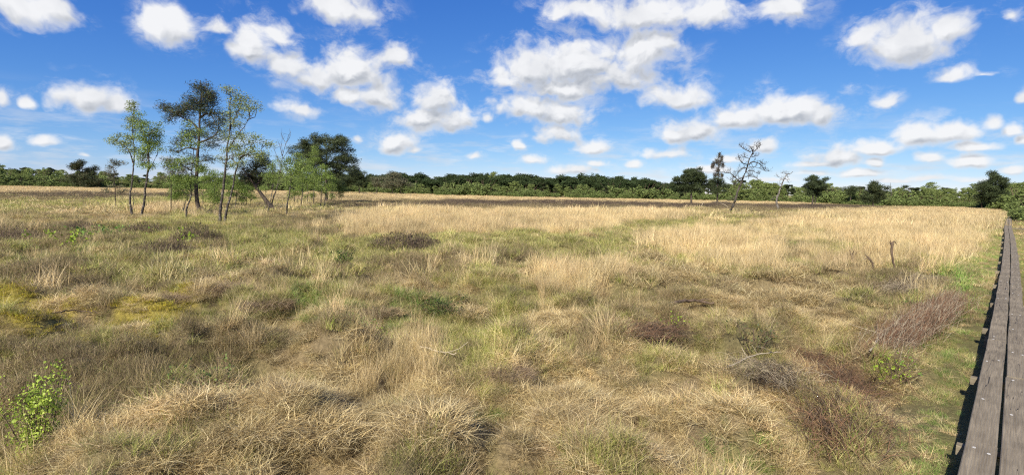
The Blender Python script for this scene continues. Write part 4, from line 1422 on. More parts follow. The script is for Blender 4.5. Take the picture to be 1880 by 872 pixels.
def build_right_trees():
    T = traced_tree
    T('pine_tree', 'dark umbrella-crowned pine standing left of the dead leaning tree', (1269, 381),
      [zpx([(378, 770), (378, 640), (380, 520), (385, 440)]), zpx([(378, 600), (320, 540), (250, 520)]), zpx([(380, 590), (450, 540), (520, 540)])],
      [zpx([(x, y)])[0] + (a, b) for x, y, a, b in [(330, 415, 11, 4.5), (420, 405, 11, 4.5), (455, 430, 8, 4), (375, 445, 16, 5), (300, 475, 11, 4.5), (250, 500, 10, 4.5), (460, 480, 11, 5), (500, 500, 9, 4.5), (380, 495, 18, 5), (220, 540, 9, 3.5), (300, 545, 13, 4), (530, 545, 9, 4), (440, 560, 14, 4), (350, 575, 14, 4), (260, 580, 9, 3), (420, 610, 8, 3)]],
      'needle', PINE_C[:3], dens=5.5, per=70, clump=.5, size=.30, thick=.23, seed=60)
    T('pine_tree', 'dark two-headed pine right of the broken white birch', (1491, 379),
      [zpx([(1585, 760), (1595, 660), (1590, 560), (1580, 490)]), zpx([(1620, 745), (1640, 640), (1690, 530), (1730, 490)])],
      [zpx([(x, y)])[0] + (a, b) for x, y, a, b in [(1580, 485, 9, 5), (1560, 520, 8, 5), (1610, 520, 8, 5), (1580, 560, 10, 5), (1730, 495, 5.5, 3.5), (1690, 525, 8, 4), (1650, 560, 9, 4), (1610, 600, 10, 5), (1690, 580, 8, 4), (1560, 610, 8, 5), (1660, 625, 9, 4)]],
      'needle', PINE_C[:3], dens=3.5, per=75, clump=.6, size=.36, thick=.24, seed=61)
    z4 = lambda x, y: (1540 + x / 4.36, 280 + y / 4.36)
    T('pine_tree', 'dark low-branched pine alone before the right-hand wood', (1603, 382), [[z4(275, 440), z4(275, 340), z4(285, 260)]],
      [z4(285, 262) + (9, 4), z4(255, 285) + (10, 4), z4(315, 285) + (10, 4), z4(270, 315) + (14, 5), z4(240, 340) + (11, 5), z4(310, 340) + (11, 5), z4(275, 365) + (15, 4), z4(240, 385) + (10, 4), z4(305, 395) + (9, 4)],
      'needle', PINE_C[:4], dens=3.0, per=75, clump=.65, size=.38, thick=.2, seed=62)
    T('pine_tree', 'umbrella pine with a bare stem in front of the wood, left of the low-branched pine', (1562, 371), [[(1562, 371), (1562, 360), (1562, 350)]],
      [(1562, 347, 8, 4), (1556, 351, 6, 3), (1568, 351, 6, 3), (1562, 355, 7, 3)], 'needle', PINE_C[:3], dens=1.8, per=75, clump=.9, size=.45, thick=.17, seed=63, depth=139)
    T('pine_tree', 'slender dark conifer beside the bare pole tree', (1664, 379), [[(1664, 379), (1664, 360), (1664, 342)]],
      [(1664, 345, 4, 4), (1664, 353, 5, 4), (1665, 362, 5, 5), (1663, 371, 4, 4)], 'needle', PINE_C[:3], dens=3, per=60, clump=.6, size=.38, thick=.13, seed=64)
    T('pine_tree', 'broad dark pine towering over the right end of the wood', (1829, 378), [[(1829, 378), (1829, 350), (1828, 318)]],
      [(1828, 322, 7, 4), (1823, 329, 11, 5), (1836, 331, 10, 5), (1828, 338, 17, 5), (1818, 345, 12, 5), (1841, 345, 10, 5), (1828, 352, 19, 5), (1820, 360, 14, 5), (1838, 361, 12, 5), (1828, 367, 14, 4)],
      'needle', PINE_C[:3], dens=2.6, per=85, clump=.8, size=.40, thick=.28, seed=65, depth=116)
    T('pine_tree', 'smaller dark pine at the left foot of the broad towering pine', (1803, 378), [[(1803, 378), (1803, 360), (1804, 338)]],
      [(1804, 340, 7, 4), (1799, 347, 8, 4), (1808, 349, 8, 4), (1803, 356, 11, 5), (1800, 365, 10, 4)], 'needle', PINE_C[:4], dens=2.6, per=80, clump=.8, size=.40, thick=.2, seed=66, depth=118)
    root, org, Y = dead_tree('dead_pine_pole', 'thin bare dead conifer pole with stub twigs before the right-hand wood', (1637.5, 379), [z4(425, 432), z4(424, 330), z4(425, 242)],
                             [[z4(425, 270), z4(405, 265)], [z4(425, 300), z4(447, 292)], [z4(425, 330), z4(400, 335)], [z4(425, 360), z4(450, 365)], [z4(425, 390), z4(405, 398)]], .13, 'dead_wood', 4, .7, 3)
    # half-dead pine
    T('pine_tree', 'half-dead pine with a grey upswept top and green lower boughs', (1317, 370),
      [zpx([(640, 708), (640, 560), (650, 400), (655, 240)])],
      [zpx([(x, y)])[0] + (a, b) for x, y, a, b in [(620, 490, 7, 3.5), (680, 500, 6, 3), (640, 530, 9, 3), (600, 510, 5, 3), (690, 560, 7, 3), (630, 580, 9, 3), (600, 610, 6, 3), (670, 610, 6, 2.5)]],
      'needle', PINE_C[:3], dens=2.4, per=60, clump=.7, size=.42, thick=.27, seed=67, depth=118, dead_lobes=[zpx([(x, y)])[0] + (a, b) for x, y, a, b in [(655, 255, 2.2, 5), (632, 310, 2.2, 6), (683, 290, 2.2, 6), (600, 340, 2, 5), (655, 330, 3, 6), (588, 360, 1.6, 4), (690, 345, 2, 4), (640, 395, 4, 4), (648, 440, 5, 4), (615, 450, 3, 3), (680, 455, 3, 3)]],
      bare=[zpx(b) for b in ([(645, 400), (610, 340), (590, 310)], [(645, 380), (620, 310), (610, 280)], [(650, 350), (635, 280), (630, 235)], [(650, 360), (680, 300), (695, 245)], [(648, 390), (670, 330), (685, 270)],
                             [(645, 420), (600, 385), (578, 350)], [(650, 330), (660, 270), (668, 232)], [(648, 400), (690, 370), (700, 350)], [(652, 320), (645, 270), (655, 225)], [(645, 410), (605, 360), (585, 300)],
                             [(650, 370), (672, 290), (680, 250)], [(648, 340), (622, 300), (615, 260)])])
    dead_tree('dead_pine', 'tall bare dead pine leaning right with twisted grey branches', (1336.7, 392.5),
              zpx([(745, 832), (800, 740), (825, 680), (850, 600), (885, 520), (910, 460), (945, 380), (965, 300), (1000, 235), (1045, 185), (1080, 150)]),
              [zpx(b) for b in (
                  [(1000, 235), (950, 200), (880, 165)], [(975, 215), (940, 170), (935, 130)], [(1045, 185), (1025, 150), (1020, 130)], [(1060, 170), (1085, 165), (1092, 150)],
                  [(950, 340), (880, 330), (830, 295), (805, 275)], [(960, 340), (1000, 312), (1060, 320), (1120, 360), (1150, 400), (1225, 405)], [(950, 400), (1000, 402), (1040, 420), (1085, 438)],
                  [(940, 375), (880, 380), (830, 410), (790, 470)], [(880, 520), (840, 480), (800, 435), (760, 420), (690, 410), (640, 400)], [(905, 470), (840, 490), (800, 530), (765, 565)],
                  [(925, 460), (960, 460), (1000, 495)], [(800, 435), (798, 500), (825, 545)], [(970, 280), (920, 265), (895, 250)], [(985, 265), (1030, 255), (1070, 250)], [(955, 370), (1010, 365), (1060, 385)],
                  [(1065, 300), (1090, 330), (1120, 330)], [(825, 680), (800, 690), (795, 730)], [(930, 410), (955, 430), (955, 490)])], .145, 'dead_wood', 17, .62, 1)
    dead_tree('birch_snag', 'broken dead birch with a white lower stem leaning right', (1430, 385.5),
              zpx([(1255, 792), (1235, 740), (1235, 690), (1255, 640), (1280, 570), (1310, 500), (1345, 440), (1385, 430), (1412, 410)]),
              [zpx(b) for b in ([(1310, 500), (1290, 470), (1255, 455)], [(1320, 480), (1355, 495), (1385, 530)], [(1340, 445), (1350, 470), (1365, 500)], [(1325, 470), (1290, 490), (1260, 500)], [(1250, 640), (1215, 680), (1190, 712)], [(1345, 440), (1355, 425), (1350, 420)], [(1300, 520), (1280, 540), (1240, 545)])], .17, 'white_bark', 9, .6, 2)
    # fallen limbs under the dead trees
    for lab, pts, b in (('pale fallen limb lying in the heath left of the dead leaning pine', [(470, 770), (488, 735), (505, 708)], 'pale_twig'), ('bent pale fallen branch at the foot of the dead leaning pine', [(755, 775), (712, 742), (668, 725)], 'pale_twig')):
        q = zpx(pts)
        g = ground(q[0][0], q[0][1] + 1)
        P = np.array([at(x, y, g[1]) for x, y in q]) - g
        v, f = tube([(spline(P, 10), np.linspace(.06, .03, 10))], 6)
        link('fallen_branch', mesh_from('fallen_branch', v, f, smooth=True), MAT[b], label=lab, category='branch').location = g


build_right_trees()


# ------------------------------------------------------------------ the wood round the bog
def wood_proto(kind, seed):
    """mesh pair (stems, leaves) of one far tree, about 1 m tall units scaled later; returns verts for a tree of height 8"""
    rng = np.random.default_rng(seed)
    H = 8.0
    paths, CC = [], []
    if kind == 'birch':
        ns = rng.integers(1, 4)
        for k in range(ns):
            bx = rng.normal(0, .35, 2) if ns > 1 else np.zeros(2)
            tx = bx + rng.normal(0, .45, 2)
            h = H * rng.uniform(.8, 1)
            paths.append((spline([[bx[0], bx[1], -.3], [*(bx + tx) / 2 + rng.normal(0, .15, 2), h * .5], [*tx, h * .96]], 9), np.linspace(.085, .02, 9)))
            m = 60
            z = rng.uniform(.06, 1, m)
            w = 1.7 * np.sin(np.clip(z, .05, 1) * math.pi * .86) ** .7 * rng.uniform(.3, 1, m) + .1
            an = rng.random(m) * 6.283
            CC.append(np.stack([bx[0] + (tx[0] - bx[0]) * z + w * np.cos(an), bx[1] + (tx[1] - bx[1]) * z + w * np.sin(an), z * h], -1))
        cl, per, size, cols = .6, 62, .23, [(.17, .215, .065), (.205, .25, .08), (.14, .18, .055), (.24, .28, .10)]
    elif kind == 'oak':
        paths.append((spline([[0, 0, -.3], [.1, 0, H * .3], [0, .1, H * .75]], 8), np.linspace(.24, .06, 8)))
        for k in range(11):
            c = rand_dirs(1, rng)[0] * np.array([2.1, 2.1, H * .30]) * rng.uniform(.55, 1) + np.array([0, 0, H * .58])
            paths.append((spline([[0, 0, H * .3], c * .6 + np.array([0, 0, .3]), c], 5), np.linspace(.08, .02, 5)))
            CC.append(c + rand_dirs(14, rng) * rng.random((14, 1)) ** .4 * np.array([1.2, 1.2, .9]))
        for k in range(40):
            an, rr = rng.random() * 6.283, rng.uniform(.4, 2.2)
            CC.append(np.array([[rr * math.cos(an), rr * math.sin(an), rng.uniform(.8, H * .5)]]))
        cl, per, size, cols = .7, 46, .29, [(.042, .064, .024), (.053, .078, .029), (.033, .052, .020), (.066, .088, .034)]
    elif kind == 'pine':
        paths.append((spline([[0, 0, -.3], [.15, 0, H * .4], [0, .05, H * .95]], 8), np.linspace(.19, .04, 8)))
        for k in range(10):
            zz = rng.uniform(.45, 1)
            w = 1.9 * (1.15 - zz) + .35
            an = rng.random() * 6.283
            c = np.array([w * math.cos(an) * .8, w * math.sin(an) * .8, zz * H * .97])
            paths.append((spline([[0, 0, c[2] - .6], c * np.array([.5, .5, 1]) - np.array([0, 0, .25]), c], 5), np.linspace(.06, .015, 5)))
            CC.append(c + rand_dirs(8, rng) * rng.random((8, 1)) ** .4 * np.array([.95, .95, .35]))
        cl, per, size, cols = .55, 60, .26, [(.036, .054, .022), (.050, .066, .028), (.030, .044, .018), (.07, .072, .036)]
    else:                                             # shrub
        for k in range(5):
            t = rng.normal(0, 1.0, 2)
            paths.append((spline([[0, 0, -.2], [t[0] * .5, t[1] * .5, 1.2], [t[0], t[1], 3.0]], 6), np.linspace(.05, .012, 6)))
        d = rand_dirs(70, rng) * rng.random((70, 1)) ** .4 * np.array([2.3, 2.3, 2.1])
        d[:, 2] = np.abs(d[:, 2]) + .25
        CC.append(d + np.array([0, 0, 0]))
        cl, per, size, cols = .55, 56, .24, [(.14, .18, .056), (.17, .21, .07), (.115, .148, .047)]
    v, f = tube(paths, 5)
    stem = mesh_from('trunk', v, f, smooth=True)
    CC = np.vstack(CC)
    C0 = np.repeat(CC, per, 0)
    P = C0 + rand_dirs(len(C0), rng) * (rng.random((len(C0), 1)) ** .45) * cl * np.array([1, 1, .75])
    P[:, 2] = np.maximum(P[:, 2], .1)
    v, f, c = leaf_faces(P, size, cols, rng, .75)
    c = c * np.repeat(np.repeat(rng.uniform(.78, 1.25, len(CC)), per), 4)[:, None]
    return stem, mesh_from('crown', v, f, c)


def build_wood():
    rng = np.random.default_rng(77)
    protos = {k: [wood_proto(k, 500 + i + 20 * j) for i in range(4)] for j, k in enumerate(('birch', 'oak', 'pine', 'shrub'))}
    bark = {'birch': 'birch_bark', 'oak': 'pine_bark', 'pine': 'pine_bark', 'shrub': 'dark_twig'}
    segs = [(150, 'left of the small round pine'), (300, 'between the small round pine and the copse'), (470, 'behind the left part of the copse'), (660, 'behind the right part of the copse'),
            (770, 'behind the three greyish pines'), (870, 'just right of the three greyish pines'), (970, 'in the middle of the picture'), (1100, 'right of the middle of the picture'),
            (1225, 'left of the umbrella-crowned pine'), (1300, 'behind the umbrella-crowned pine'), (1400, 'behind the dead leaning pine'), (1470, 'behind the broken white birch'),
            (1540, 'behind the dark two-headed pine'), (1625, 'behind the low-branched pine'), (1700, 'right of the bare dead pole'), (1790, 'left of the broad towering pine'), (9999, 'above the end of the boardwalk')]
    what = {'birch': 'light green birch', 'oak': 'dark leafy tree', 'pine': 'dark pine', 'shrub': 'low green shrub'}
    many = {'birch': 'birches', 'oak': 'dark leafy trees', 'pine': 'pines', 'shrub': 'shrubs'}
    cat = {'birch': 'tree', 'oak': 'tree', 'pine': 'tree', 'shrub': 'shrub'}
    nm = {'birch': 'birch_tree', 'oak': 'oak_tree', 'pine': 'pine_tree', 'shrub': 'shrub'}

    def put(kind, px, Y, h, row='rear'):
        s = h / (8.0 if kind != 'shrub' else 2.6)
        x = at(px, 380, Y)[0]
        stretch = rng.uniform(.9, 1.3) * (1.25 if kind == 'oak' else 1.1)
        where = next(t for lim, t in segs if px < lim)
        o = thing(nm[kind], (x, Y, -.05), '%s, %s row of far wood, %s' % (what[kind], row, where), cat[kind], '%s of the %s row of the wood %s' % (many[kind], row, where), rng.uniform(0, 6.28))
        o.scale = (s * stretch, s * stretch, s)
        st, cr = protos[kind][rng.integers(0, 4)]
        link('trunk', st, MAT[bark[kind]], o)
        link('crown', cr, MAT['far_leaf'], o)

    def ytop(px, Y, py):
        return at(px, py, Y)[2]
    topx = [-150, 0, 60, 110, 135, 200, 330, 640, 690, 800, 930, 985, 1100, 1150, 1240, 1310, 1380, 1440, 1540, 1640, 1700, 1760, 1820, 1880, 2000]
    topy = [302, 303, 302, 311, 315, 317, 320, 315, 315, 315, 312, 317, 318, 318, 330, 333, 329, 333, 340, 343, 342, 344, 343, 332, 328]
    # back rows
    for px in np.concatenate([np.arange(-130, 640, 12.5), np.arange(640, 1260, 9.0), np.arange(1260, 2010, 12.5)]):
        px = px + rng.normal(0, 4)
        D = np.interp(px, TREELINE_X, TREELINE_D)
        ty = np.interp(px, topx, topy) + rng.uniform(-2, 5) + 3.0 * math.sin(px * .045) * math.sin(px * .013 + 1)
        Y = D + rng.uniform(22, 48)
        h = ytop(px, Y, ty)
        mid = 640 < px < 1260
        kind = 'oak' if rng.random() < (.97 if mid else .14) else ('pine' if rng.random() < .25 else 'birch')
        put(kind, px, Y, h)
        if mid or rng.random() < .5:
            Y = D + rng.uniform(12, 24)
            put('oak' if mid else 'birch', px + rng.normal(0, 6), Y, ytop(px, Y, ty + rng.uniform(3, 9)))
    # front row: lighter birch and scrub
    for px in np.arange(-130, 2010, 11.5):
        px = px + rng.normal(0, 5)
        D = np.interp(px, TREELINE_X, TREELINE_D)
        ty = np.interp(px, topx, topy)
        hor = 348 + (px - 940) * .0213
        bot = hor + CAM_Z * F / D
        mid = 640 < px < 1330
        t = rng.uniform(.40, .70) if mid else rng.uniform(.08, .5)
        py = bot - (bot - ty) * (1 - t) - 1
        Y = D + rng.uniform(3, 12)
        r = rng.random()
        kind = 'birch' if r < .62 else 'pine' if r < .70 else 'shrub'
        h = ytop(px, Y, py)
        put(kind, px, Y, h if kind != 'shrub' else min(h, 4.2), 'front')
    for px in np.arange(-130, 2010, 15):
        px = px + rng.normal(0, 5)
        D = np.interp(px, TREELINE_X, TREELINE_D)
        put('shrub', px, D + rng.uniform(0, 5), rng.uniform(1.3, 2.6), 'front')
    # pointed birches that stick out
    for px, py in ((1711, 331), (1695, 340), (1795, 334), (1771, 341), (1742, 343), (110, 312), (62, 306), (88, 309), (20, 309)):
        D = np.interp(px, TREELINE_X, TREELINE_D) + 14
        put('birch', px, D, ytop(px, D, py))
    # green thicket where the boardwalk ends
    for px, by, h in ((1880, 404, 1.5), (1890, 408, 1.8), (1876, 396, 1.5), (1866, 391, 1.4), (1856, 388, 1.3), (1846, 386, 1.3), (1836, 384.5, 1.3), (1826, 383, 1.3), (1816, 382, 1.3), (1805, 381, 1.2),
                     (1884, 398, 2.1), (1872, 389, 2.2), (1892, 400, 2.4), (1855, 385, 2.0), (1905, 410, 2.0), (1840, 382, 1.8), (1880, 390, 2.8), (1920, 405, 2.4)):
        g = ground(px, by)
        s = h / 2.6
        o = thing('shrub', (g[0], g[1], -.05), 'bushy green shrub in the thicket where the boardwalk ends', 'shrub', 'shrubs at the end of the boardwalk', rng.uniform(0, 6.28))
        o.scale = (s, s, s)
        st, cr = protos['shrub'][rng.integers(0, 4)]
        link('trunk', st, MAT['dark_twig'], o)
        link('crown', cr, MAT['far_leaf'], o)


build_wood()


# ------------------------------------------------------------------ single plants, stumps, sticks and brush that stand out in the bog
def foot_at(px, py):
    g = ground(px, py)
    z = float(land(g[:1], g[1:2])[0])
    for _ in range(3):                                  # meet the bumpy ground along the line of sight
        g = ground(px, py, z)
        z = .5 * z + .5 * float(land(g[:1], g[1:2])[0])
    return np.array([g[0], g[1], z - .03])


def tussock_mesh(seed, cols, R=.36, H=.22, n=900, ln=(.12, .36), w=.0042):
    """a cushion of old blades bending over and down all round"""
    rng = np.random.default_rng(seed)
    v, f, c = blades(n, R * .9, ln, (5, 55), (40, 150), w, cols, rng, 5, .34)
    nv = 12
    base = v.reshape(n, nv, 3)[:, :2].mean(1)
    rr = np.hypot(base[:, 0], base[:, 1]) / R
    lift = H * np.sqrt(np.clip(1 - rr ** 2, 0, 1))
    V_ = v.reshape(n, nv, 3)
    cen = base.copy()
    ang = np.arctan2(base[:, 1], base[:, 0]) + rng.normal(0, .95, n)
    cur = np.arctan2(V_[:, -1, 1] - base[:, 1], V_[:, -1, 0] - base[:, 0])
    ro = ang - cur
    co, si = np.cos(ro)[:, None], np.sin(ro)[:, None]
    dx, dy = V_[:, :, 0] - cen[:, None, 0], V_[:, :, 1] - cen[:, None, 1]
    V_[:, :, 0], V_[:, :, 1] = cen[:, None, 0] + co * dx - si * dy, cen[:, None, 1] + si * dx + co * dy
    V_[:, :, 2] += lift[:, None]
    V_[:, :, 2] = np.maximum(V_[:, :, 2], .0)
    return mesh_from('grass_tussock', V_.reshape(-1, 3), f, c)


BROWN_C = [(.34, .25, .15), (.28, .20, .125), (.42, .32, .20), (.20, .145, .095)]


def build_plants():
    straw = [tussock_mesh(i, STRAW_C) for i in range(3)]
    brown = [tussock_mesh(10 + i, BROWN_C) for i in range(3)]
    green = [tussock_mesh(20 + i, FRESH_C + OLIVE_C[:2], .32, .10, 700, (.16, .34)) for i in range(3)]
    rng = np.random.default_rng(3)
    for k, (px, py, sc, kind, lab) in enumerate([
        (415, 548, 1.0, brown, 'brown tussock with a dark shaded right side, above the moss hollow'),
        (490, 582, 1.15, brown, 'big brown tussock with a dark hollow on its right'),
        (248, 612, .75, straw, 'small pale tussock between the two patches of yellow moss'),
        (318, 558, .8, brown, 'dark brown tussock behind the larger yellow moss patch'),
        (692, 582, .9, brown, 'brown dome tussock right of the fresh green clumps'),
        (590, 588, .95, green, 'left of two fresh green grass clumps beside a brown dome tussock'),
        (640, 590, .85, green, 'right of two fresh green grass clumps beside a brown dome tussock'),
        (748, 605, 1.0, green, 'wide bright green clump below the dark leafy bush'),
        (862, 582, 1.0, straw, 'straw tussock just right of the dark leafy bush'),
        (1052, 602, .95, straw, 'pale round straw tussock left of the dark twiggy hollow'),
        (1168, 604, 1.0, straw, 'pale straw tussock above the dark twiggy hollow'),
        (1195, 515, 1.2, straw, 'broad straw tussock behind the dark twiggy hollow'),
        (905, 752, .6, green, 'small green grass clump in the wet middle runnel'),
        (1362, 858, .7, green, 'dark green grass clump in the near ditch right of centre'),
        (940, 690, .7, brown, 'grey-brown tussock at the right bank of the middle runnel'),
        (640, 690, 1.1, straw, 'large straw tussock left of the tall upright stalks'),
        (790, 790, 1.1, straw, 'large foreground straw tussock left of the middle runnel'),
        (600, 800, 1.05, straw, 'large foreground straw tussock at lower left of centre'),
        (1100, 760, 1.0, straw, 'matted foreground straw tussock right of the middle runnel'),
        (455, 800, .9, straw, 'matted foreground straw tussock right of the bright sapling'),
        (1480, 555, 1.0, straw, 'pale straw tussock left of the long brush heap'),
        (1435, 505, .95, straw, 'straw tussock left of the two dead stumps'),
    ]):
        o = link('grass_tussock', kind[rng.integers(0, 3)], MAT['plant'], label=lab, category='tussock', group='tussocks standing out in the bog')
        o.location = foot_at(px, py)
        o.rotation_euler = (0, 0, rng.uniform(0, 6.28))
        d = np.hypot(*o.location[:2])
        o.scale = (sc * max(1, d / 9), sc * max(1, d / 9), sc * max(.50, d / 15))

    def heather(seed, cols, leafc):
        r = np.random.default_rng(seed)
        v, f, c = twigs(420, .42, (.14, .34), .006, cols, r, leafc, 1500, (5, 50))
        rr = np.hypot(v[:, 0], v[:, 1]) / .55
        v[:, 2] *= np.clip(1.15 - .75 * rr ** 2, .25, 1.2)
        return mesh_from('heather_bush', v, f, c)
    hb = [heather(40 + i, [(.13, .092, .066), (.17, .125, .09), (.10, .07, .052)], [(.13, .11, .06), (.17, .12, .08)]) for i in range(3)]
    for px, py, sx, sz, lab in [
        (362, 455, 2.0, 2.4, 'large dark brown heather bush with a small bright sapling at its foot'),
        (267, 434, 1.9, 1.5, 'brown heather bush left of the large dark heather bush'),
        (297, 473, 2.2, 1.5, 'wide grey-brown heather bush below and left of the large dark one'),
        (745, 450, 3.0, 1.7, 'wide grey heather mound at the left foot of the tan meadow'),
        (625, 478, 1.0, 1.0, 'small dark heather bush left of the grey heather mound'),
        (555, 462, 2.4, 1.1, 'long low dark heather strip right of the large heather bush'),
        (960, 476, 1.6, .9, 'low dark heather cushion in the green strip before the tan meadow'),
        (30, 445, 2.2, 1.6, 'dark heather bush at the left edge of the picture'),
        (150, 425, 2.0, 1.4, 'dark heather bush below the pinkish dry patch on the left'),
        (1690, 425, 1.4, 1.0, 'small dark heather tuft in the tan meadow near the boardwalk'),
    ]:
        o = link('heather_bush', hb[rng.integers(0, 3)], MAT['plant'], label=lab, category='heather', group='heather bushes standing out in the bog')
        o.location = foot_at(px, py)
        o.rotation_euler = (0, 0, rng.uniform(0, 6.28))
        o.scale = (sx, sx * .8, sz)

    def sapling(px, py, h, w, nst, nleaf, size, cols, lab, bark='dark_twig', name='sapling', seed=0):
        r = np.random.default_rng(seed + 70)
        P0 = foot_at(px, py)
        root = thing(name, P0, lab, 'sapling' if name == 'sapling' else 'bush', 'leafy saplings and bushes in the bog')
        paths, C = [], []
        for k in range(nst):
            t = r.normal(0, w * .45, 2)
            hh = h * r.uniform(.55, 1)
            Q = spline([[t[0] * .15, t[1] * .15, 0], [t[0] * .5 + r.normal(0, .03), t[1] * .5, hh * .5], [t[0], t[1], hh]], 9)
            paths.append((Q, np.linspace(.007, .002, 9) * max(1, h)))
            for q in range(6):
                i = int(r.integers(2, 9))
                e = Q[i] + np.array([r.normal(0, w * .22), r.normal(0, w * .22), r.uniform(.0, .12) * h])
                paths.append((np.array([Q[i], (Q[i] + e) / 2 + r.normal(0, .01, 3), e]), np.array([.003, .0025, .0015]) * max(1, h)))
                m = max(1, nleaf // (nst * 6))
                f_ = r.random((m, 1))
                C.append(Q[i] + (e - Q[i]) * f_ + r.normal(0, .028 * max(1, h * .8), (m, 3)))
        v, f = tube(paths, 4)
        link('stem', mesh_from('stem', v, f, smooth=True), MAT[bark], root)
        v, f, c = leaf_faces(np.vstack(C), size, cols, r, .72)
        link('foliage', mesh_from('foliage', v, f, c), MAT['leaf'], root)
    sapling(72, 848, .70, .25, 14, 2300, .022, [(.38, .48, .07), (.45, .55, .10), (.31, .41, .055)], 'bright yellow-green birch sapling in the near left corner', seed=1)
    sapling(125, 748, .24, .2, 4, 120, .020, BRIGHT_C, 'small bright sprig right of the near left sapling', seed=2)
    sapling(392, 752, .55, .40, 8, 240, .03, [(.16, .22, .06), (.20, .26, .075)], 'dull green slender sapling in the heather left of centre', seed=3)
    sapling(346, 458, .75, .75, 7, 160, .09, BRIGHT_C, 'small bright sapling at the foot of the large dark heather bush', seed=4)
    sapling(664, 612, .34, .30, 8, 420, .026, FRESH_C[:3], 'small green bush between the green clumps and the upright stalks', name='bush', seed=5)
    sapling(700, 640, .26, .36, 8, 420, .026, BRIGHT_C, 'low bright green bush left of the tall upright stalks', name='bush', seed=6)
    sapling(808, 582, .42, .50, 12, 1100, .026, [(.055, .085, .025), (.08, .12, .03), (.10, .15, .04)], 'dark leafy bush over the head of the wet runnel', name='bush', seed=7)
    sapling(630, 492, .5, .5, 8, 420, .045, [(.08, .13, .03), (.12, .18, .04)], 'dark green bush left of centre behind the green clumps', name='bush', seed=8)
    sapling(1235, 605, .28, .26, 5, 100, .04, BRIGHT_C, 'bright green sprout right of the pale straw tussocks', seed=9)
    sapling(1345, 694, .22, .28, 4, 70, .035, BRIGHT_C, 'tiny bright sprout left of the grey brush heap', seed=10)
    sapling(1640, 690, .36, .45, 8, 150, .035, BRIGHT_C + FRESH_C[:2], 'green bramble sprouts beside the brown brush heap', name='bush', seed=11)
    sapling(135, 458, .7, .6, 6, 110, .09, BRIGHT_C, 'right of two small bright saplings on the far left', seed=12)
    sapling(78, 456, .7, .6, 6, 110, .09, BRIGHT_C, 'left of two small bright saplings on the far left', seed=13)
    sapling(190, 440, .6, 1.6, 12, 260, .10, FRESH_C[:3], 'low green bilberry patch below the pinkish dry patch', name='bush', seed=14)
    sapling(1385, 660, .5, .3, 9, 200, .03, [(.10, .12, .045), (.14, .15, .06)], 'dark green broom tuft above the grey brush heap', name='bush', seed=15)
    sapling(1655, 482, .5, .7, 7, 150, .06, FRESH_C[:3], 'low green sprouts beside the hooked dead stump', name='bush', seed=16)

    # dead stumps
    def stick(name, lab, cat, pts, rad, bark, sub=(), sag=None):
        P0 = foot_at(*pts[0])
        Y = P0[1]
        P = np.array([at(x, y, Y) for x, y in pts]) - P0
        P[0] = (P[0][0], P[0][1], -.1)
        r = np.random.default_rng(int(pts[0][0]))
        Q = spline(P, 14)
        Q[2:] += r.normal(0, .006, (12, 3))
        R = np.interp(np.linspace(0, 1, 14), np.linspace(0, 1, len(rad)), rad) * r.uniform(.85, 1.15, 14)
        paths = [(Q, R)]
        v, f = tube(paths, 8)
        root = thing(name, P0, lab, cat)
        link('trunk', mesh_from('trunk', v, [f, np.array([[len(v) - 8 + t for t in range(8)]])], smooth=True), MAT[bark], root)
        for sb in sub:
            B = np.array([at(x, y, Y) for x, y in sb]) - P0
            v, f = tube([(spline(B, 8), np.linspace(.022, .008, 8))], 5)
            link('branch', mesh_from('branch', v, f, smooth=True), MAT[bark], root)
    stick('dead_stump', 'upright thin dead stump with a hooked broken top in the tan grass', 'stump', [(1645, 508), (1641, 486), (1637, 464), (1638, 444)], [.02, .022, .03, .036], 'dark_twig',
          [[(1638, 446), (1642, 443), (1646, 449)], [(1637, 450), (1634, 445), (1636, 441)]])
    stick('dead_stump', 'low broken dead stump left of the hooked stump', 'stump', [(1604, 504), (1603, 490), (1600, 480), (1594, 472)], [.03, .028, .026, .018], 'dark_twig',
          [[(1598, 478), (1592, 474), (1586, 477)], [(1594, 472), (1590, 469), (1588, 468)]])
    stick('dead_stump', 'small grey twig stump furthest left of the three stumps', 'stump', [(1564, 486), (1565, 472), (1567, 460)], [.035, .03, .012], 'dark_twig', [[(1565, 472), (1561, 464), (1560, 458)], [(1565, 476), (1570, 468), (1572, 463)]])

    def lying(lab, pts, r0, r1, bark, sub=0, lift=.12, name='fallen_branch'):
        P = np.array([foot_at(x, y) + np.array([0, 0, lift]) for x, y in pts])
        org = P[0].copy()
        P = P - org
        r = np.random.default_rng(int(pts[0][0] * 7))
        Q = spline(P, 16)
        Q[:, 2] = np.linspace(Q[0, 2], Q[-1, 2], 16) + r.normal(0, .008, 16)
        paths = [(Q, np.linspace(r0, r1, 16))]
        for k in range(sub):
            i = int(r.integers(3, 15))
            e = Q[i] + np.array([r.normal(0, .22), r.normal(0, .22), r.uniform(-.02, .14)])
            paths.append((spline([Q[i], (Q[i] + e) / 2 + r.normal(0, .02, 3), e], 5), np.linspace(r1 * .8, r1 * .4, 5)))
        v, f = tube(paths, 6)
        o = link(name, mesh_from(name, v, f, smooth=True), MAT[bark], label=lab, category='branch')
        o.location = org
    lying('dark thin branch lying in the heather right of the near left sapling', [(222, 778), (270, 760), (325, 735), (360, 722)], .013, .005, 'dark_twig', 3, .16)
    lying('pale stick lying across the grass above the middle runnel', [(772, 660), (800, 668), (838, 676)], .011, .006, 'pale_twig', 1, .2)
    lying('thin dark stick lying in the left moss hollow', [(95, 592), (135, 590), (180, 589)], .012, .006, 'dark_twig', 0, .16)
    lying('upper of two long tan sticks leaning out of the long brush heap', [(1594, 668), (1640, 622), (1690, 582)], .012, .006, 'pale_twig', 2, .26)
    lying('lower of two long tan sticks leaning out of the long brush heap', [(1602, 672), (1645, 632), (1682, 600)], .010, .005, 'red_twig', 2, .24)
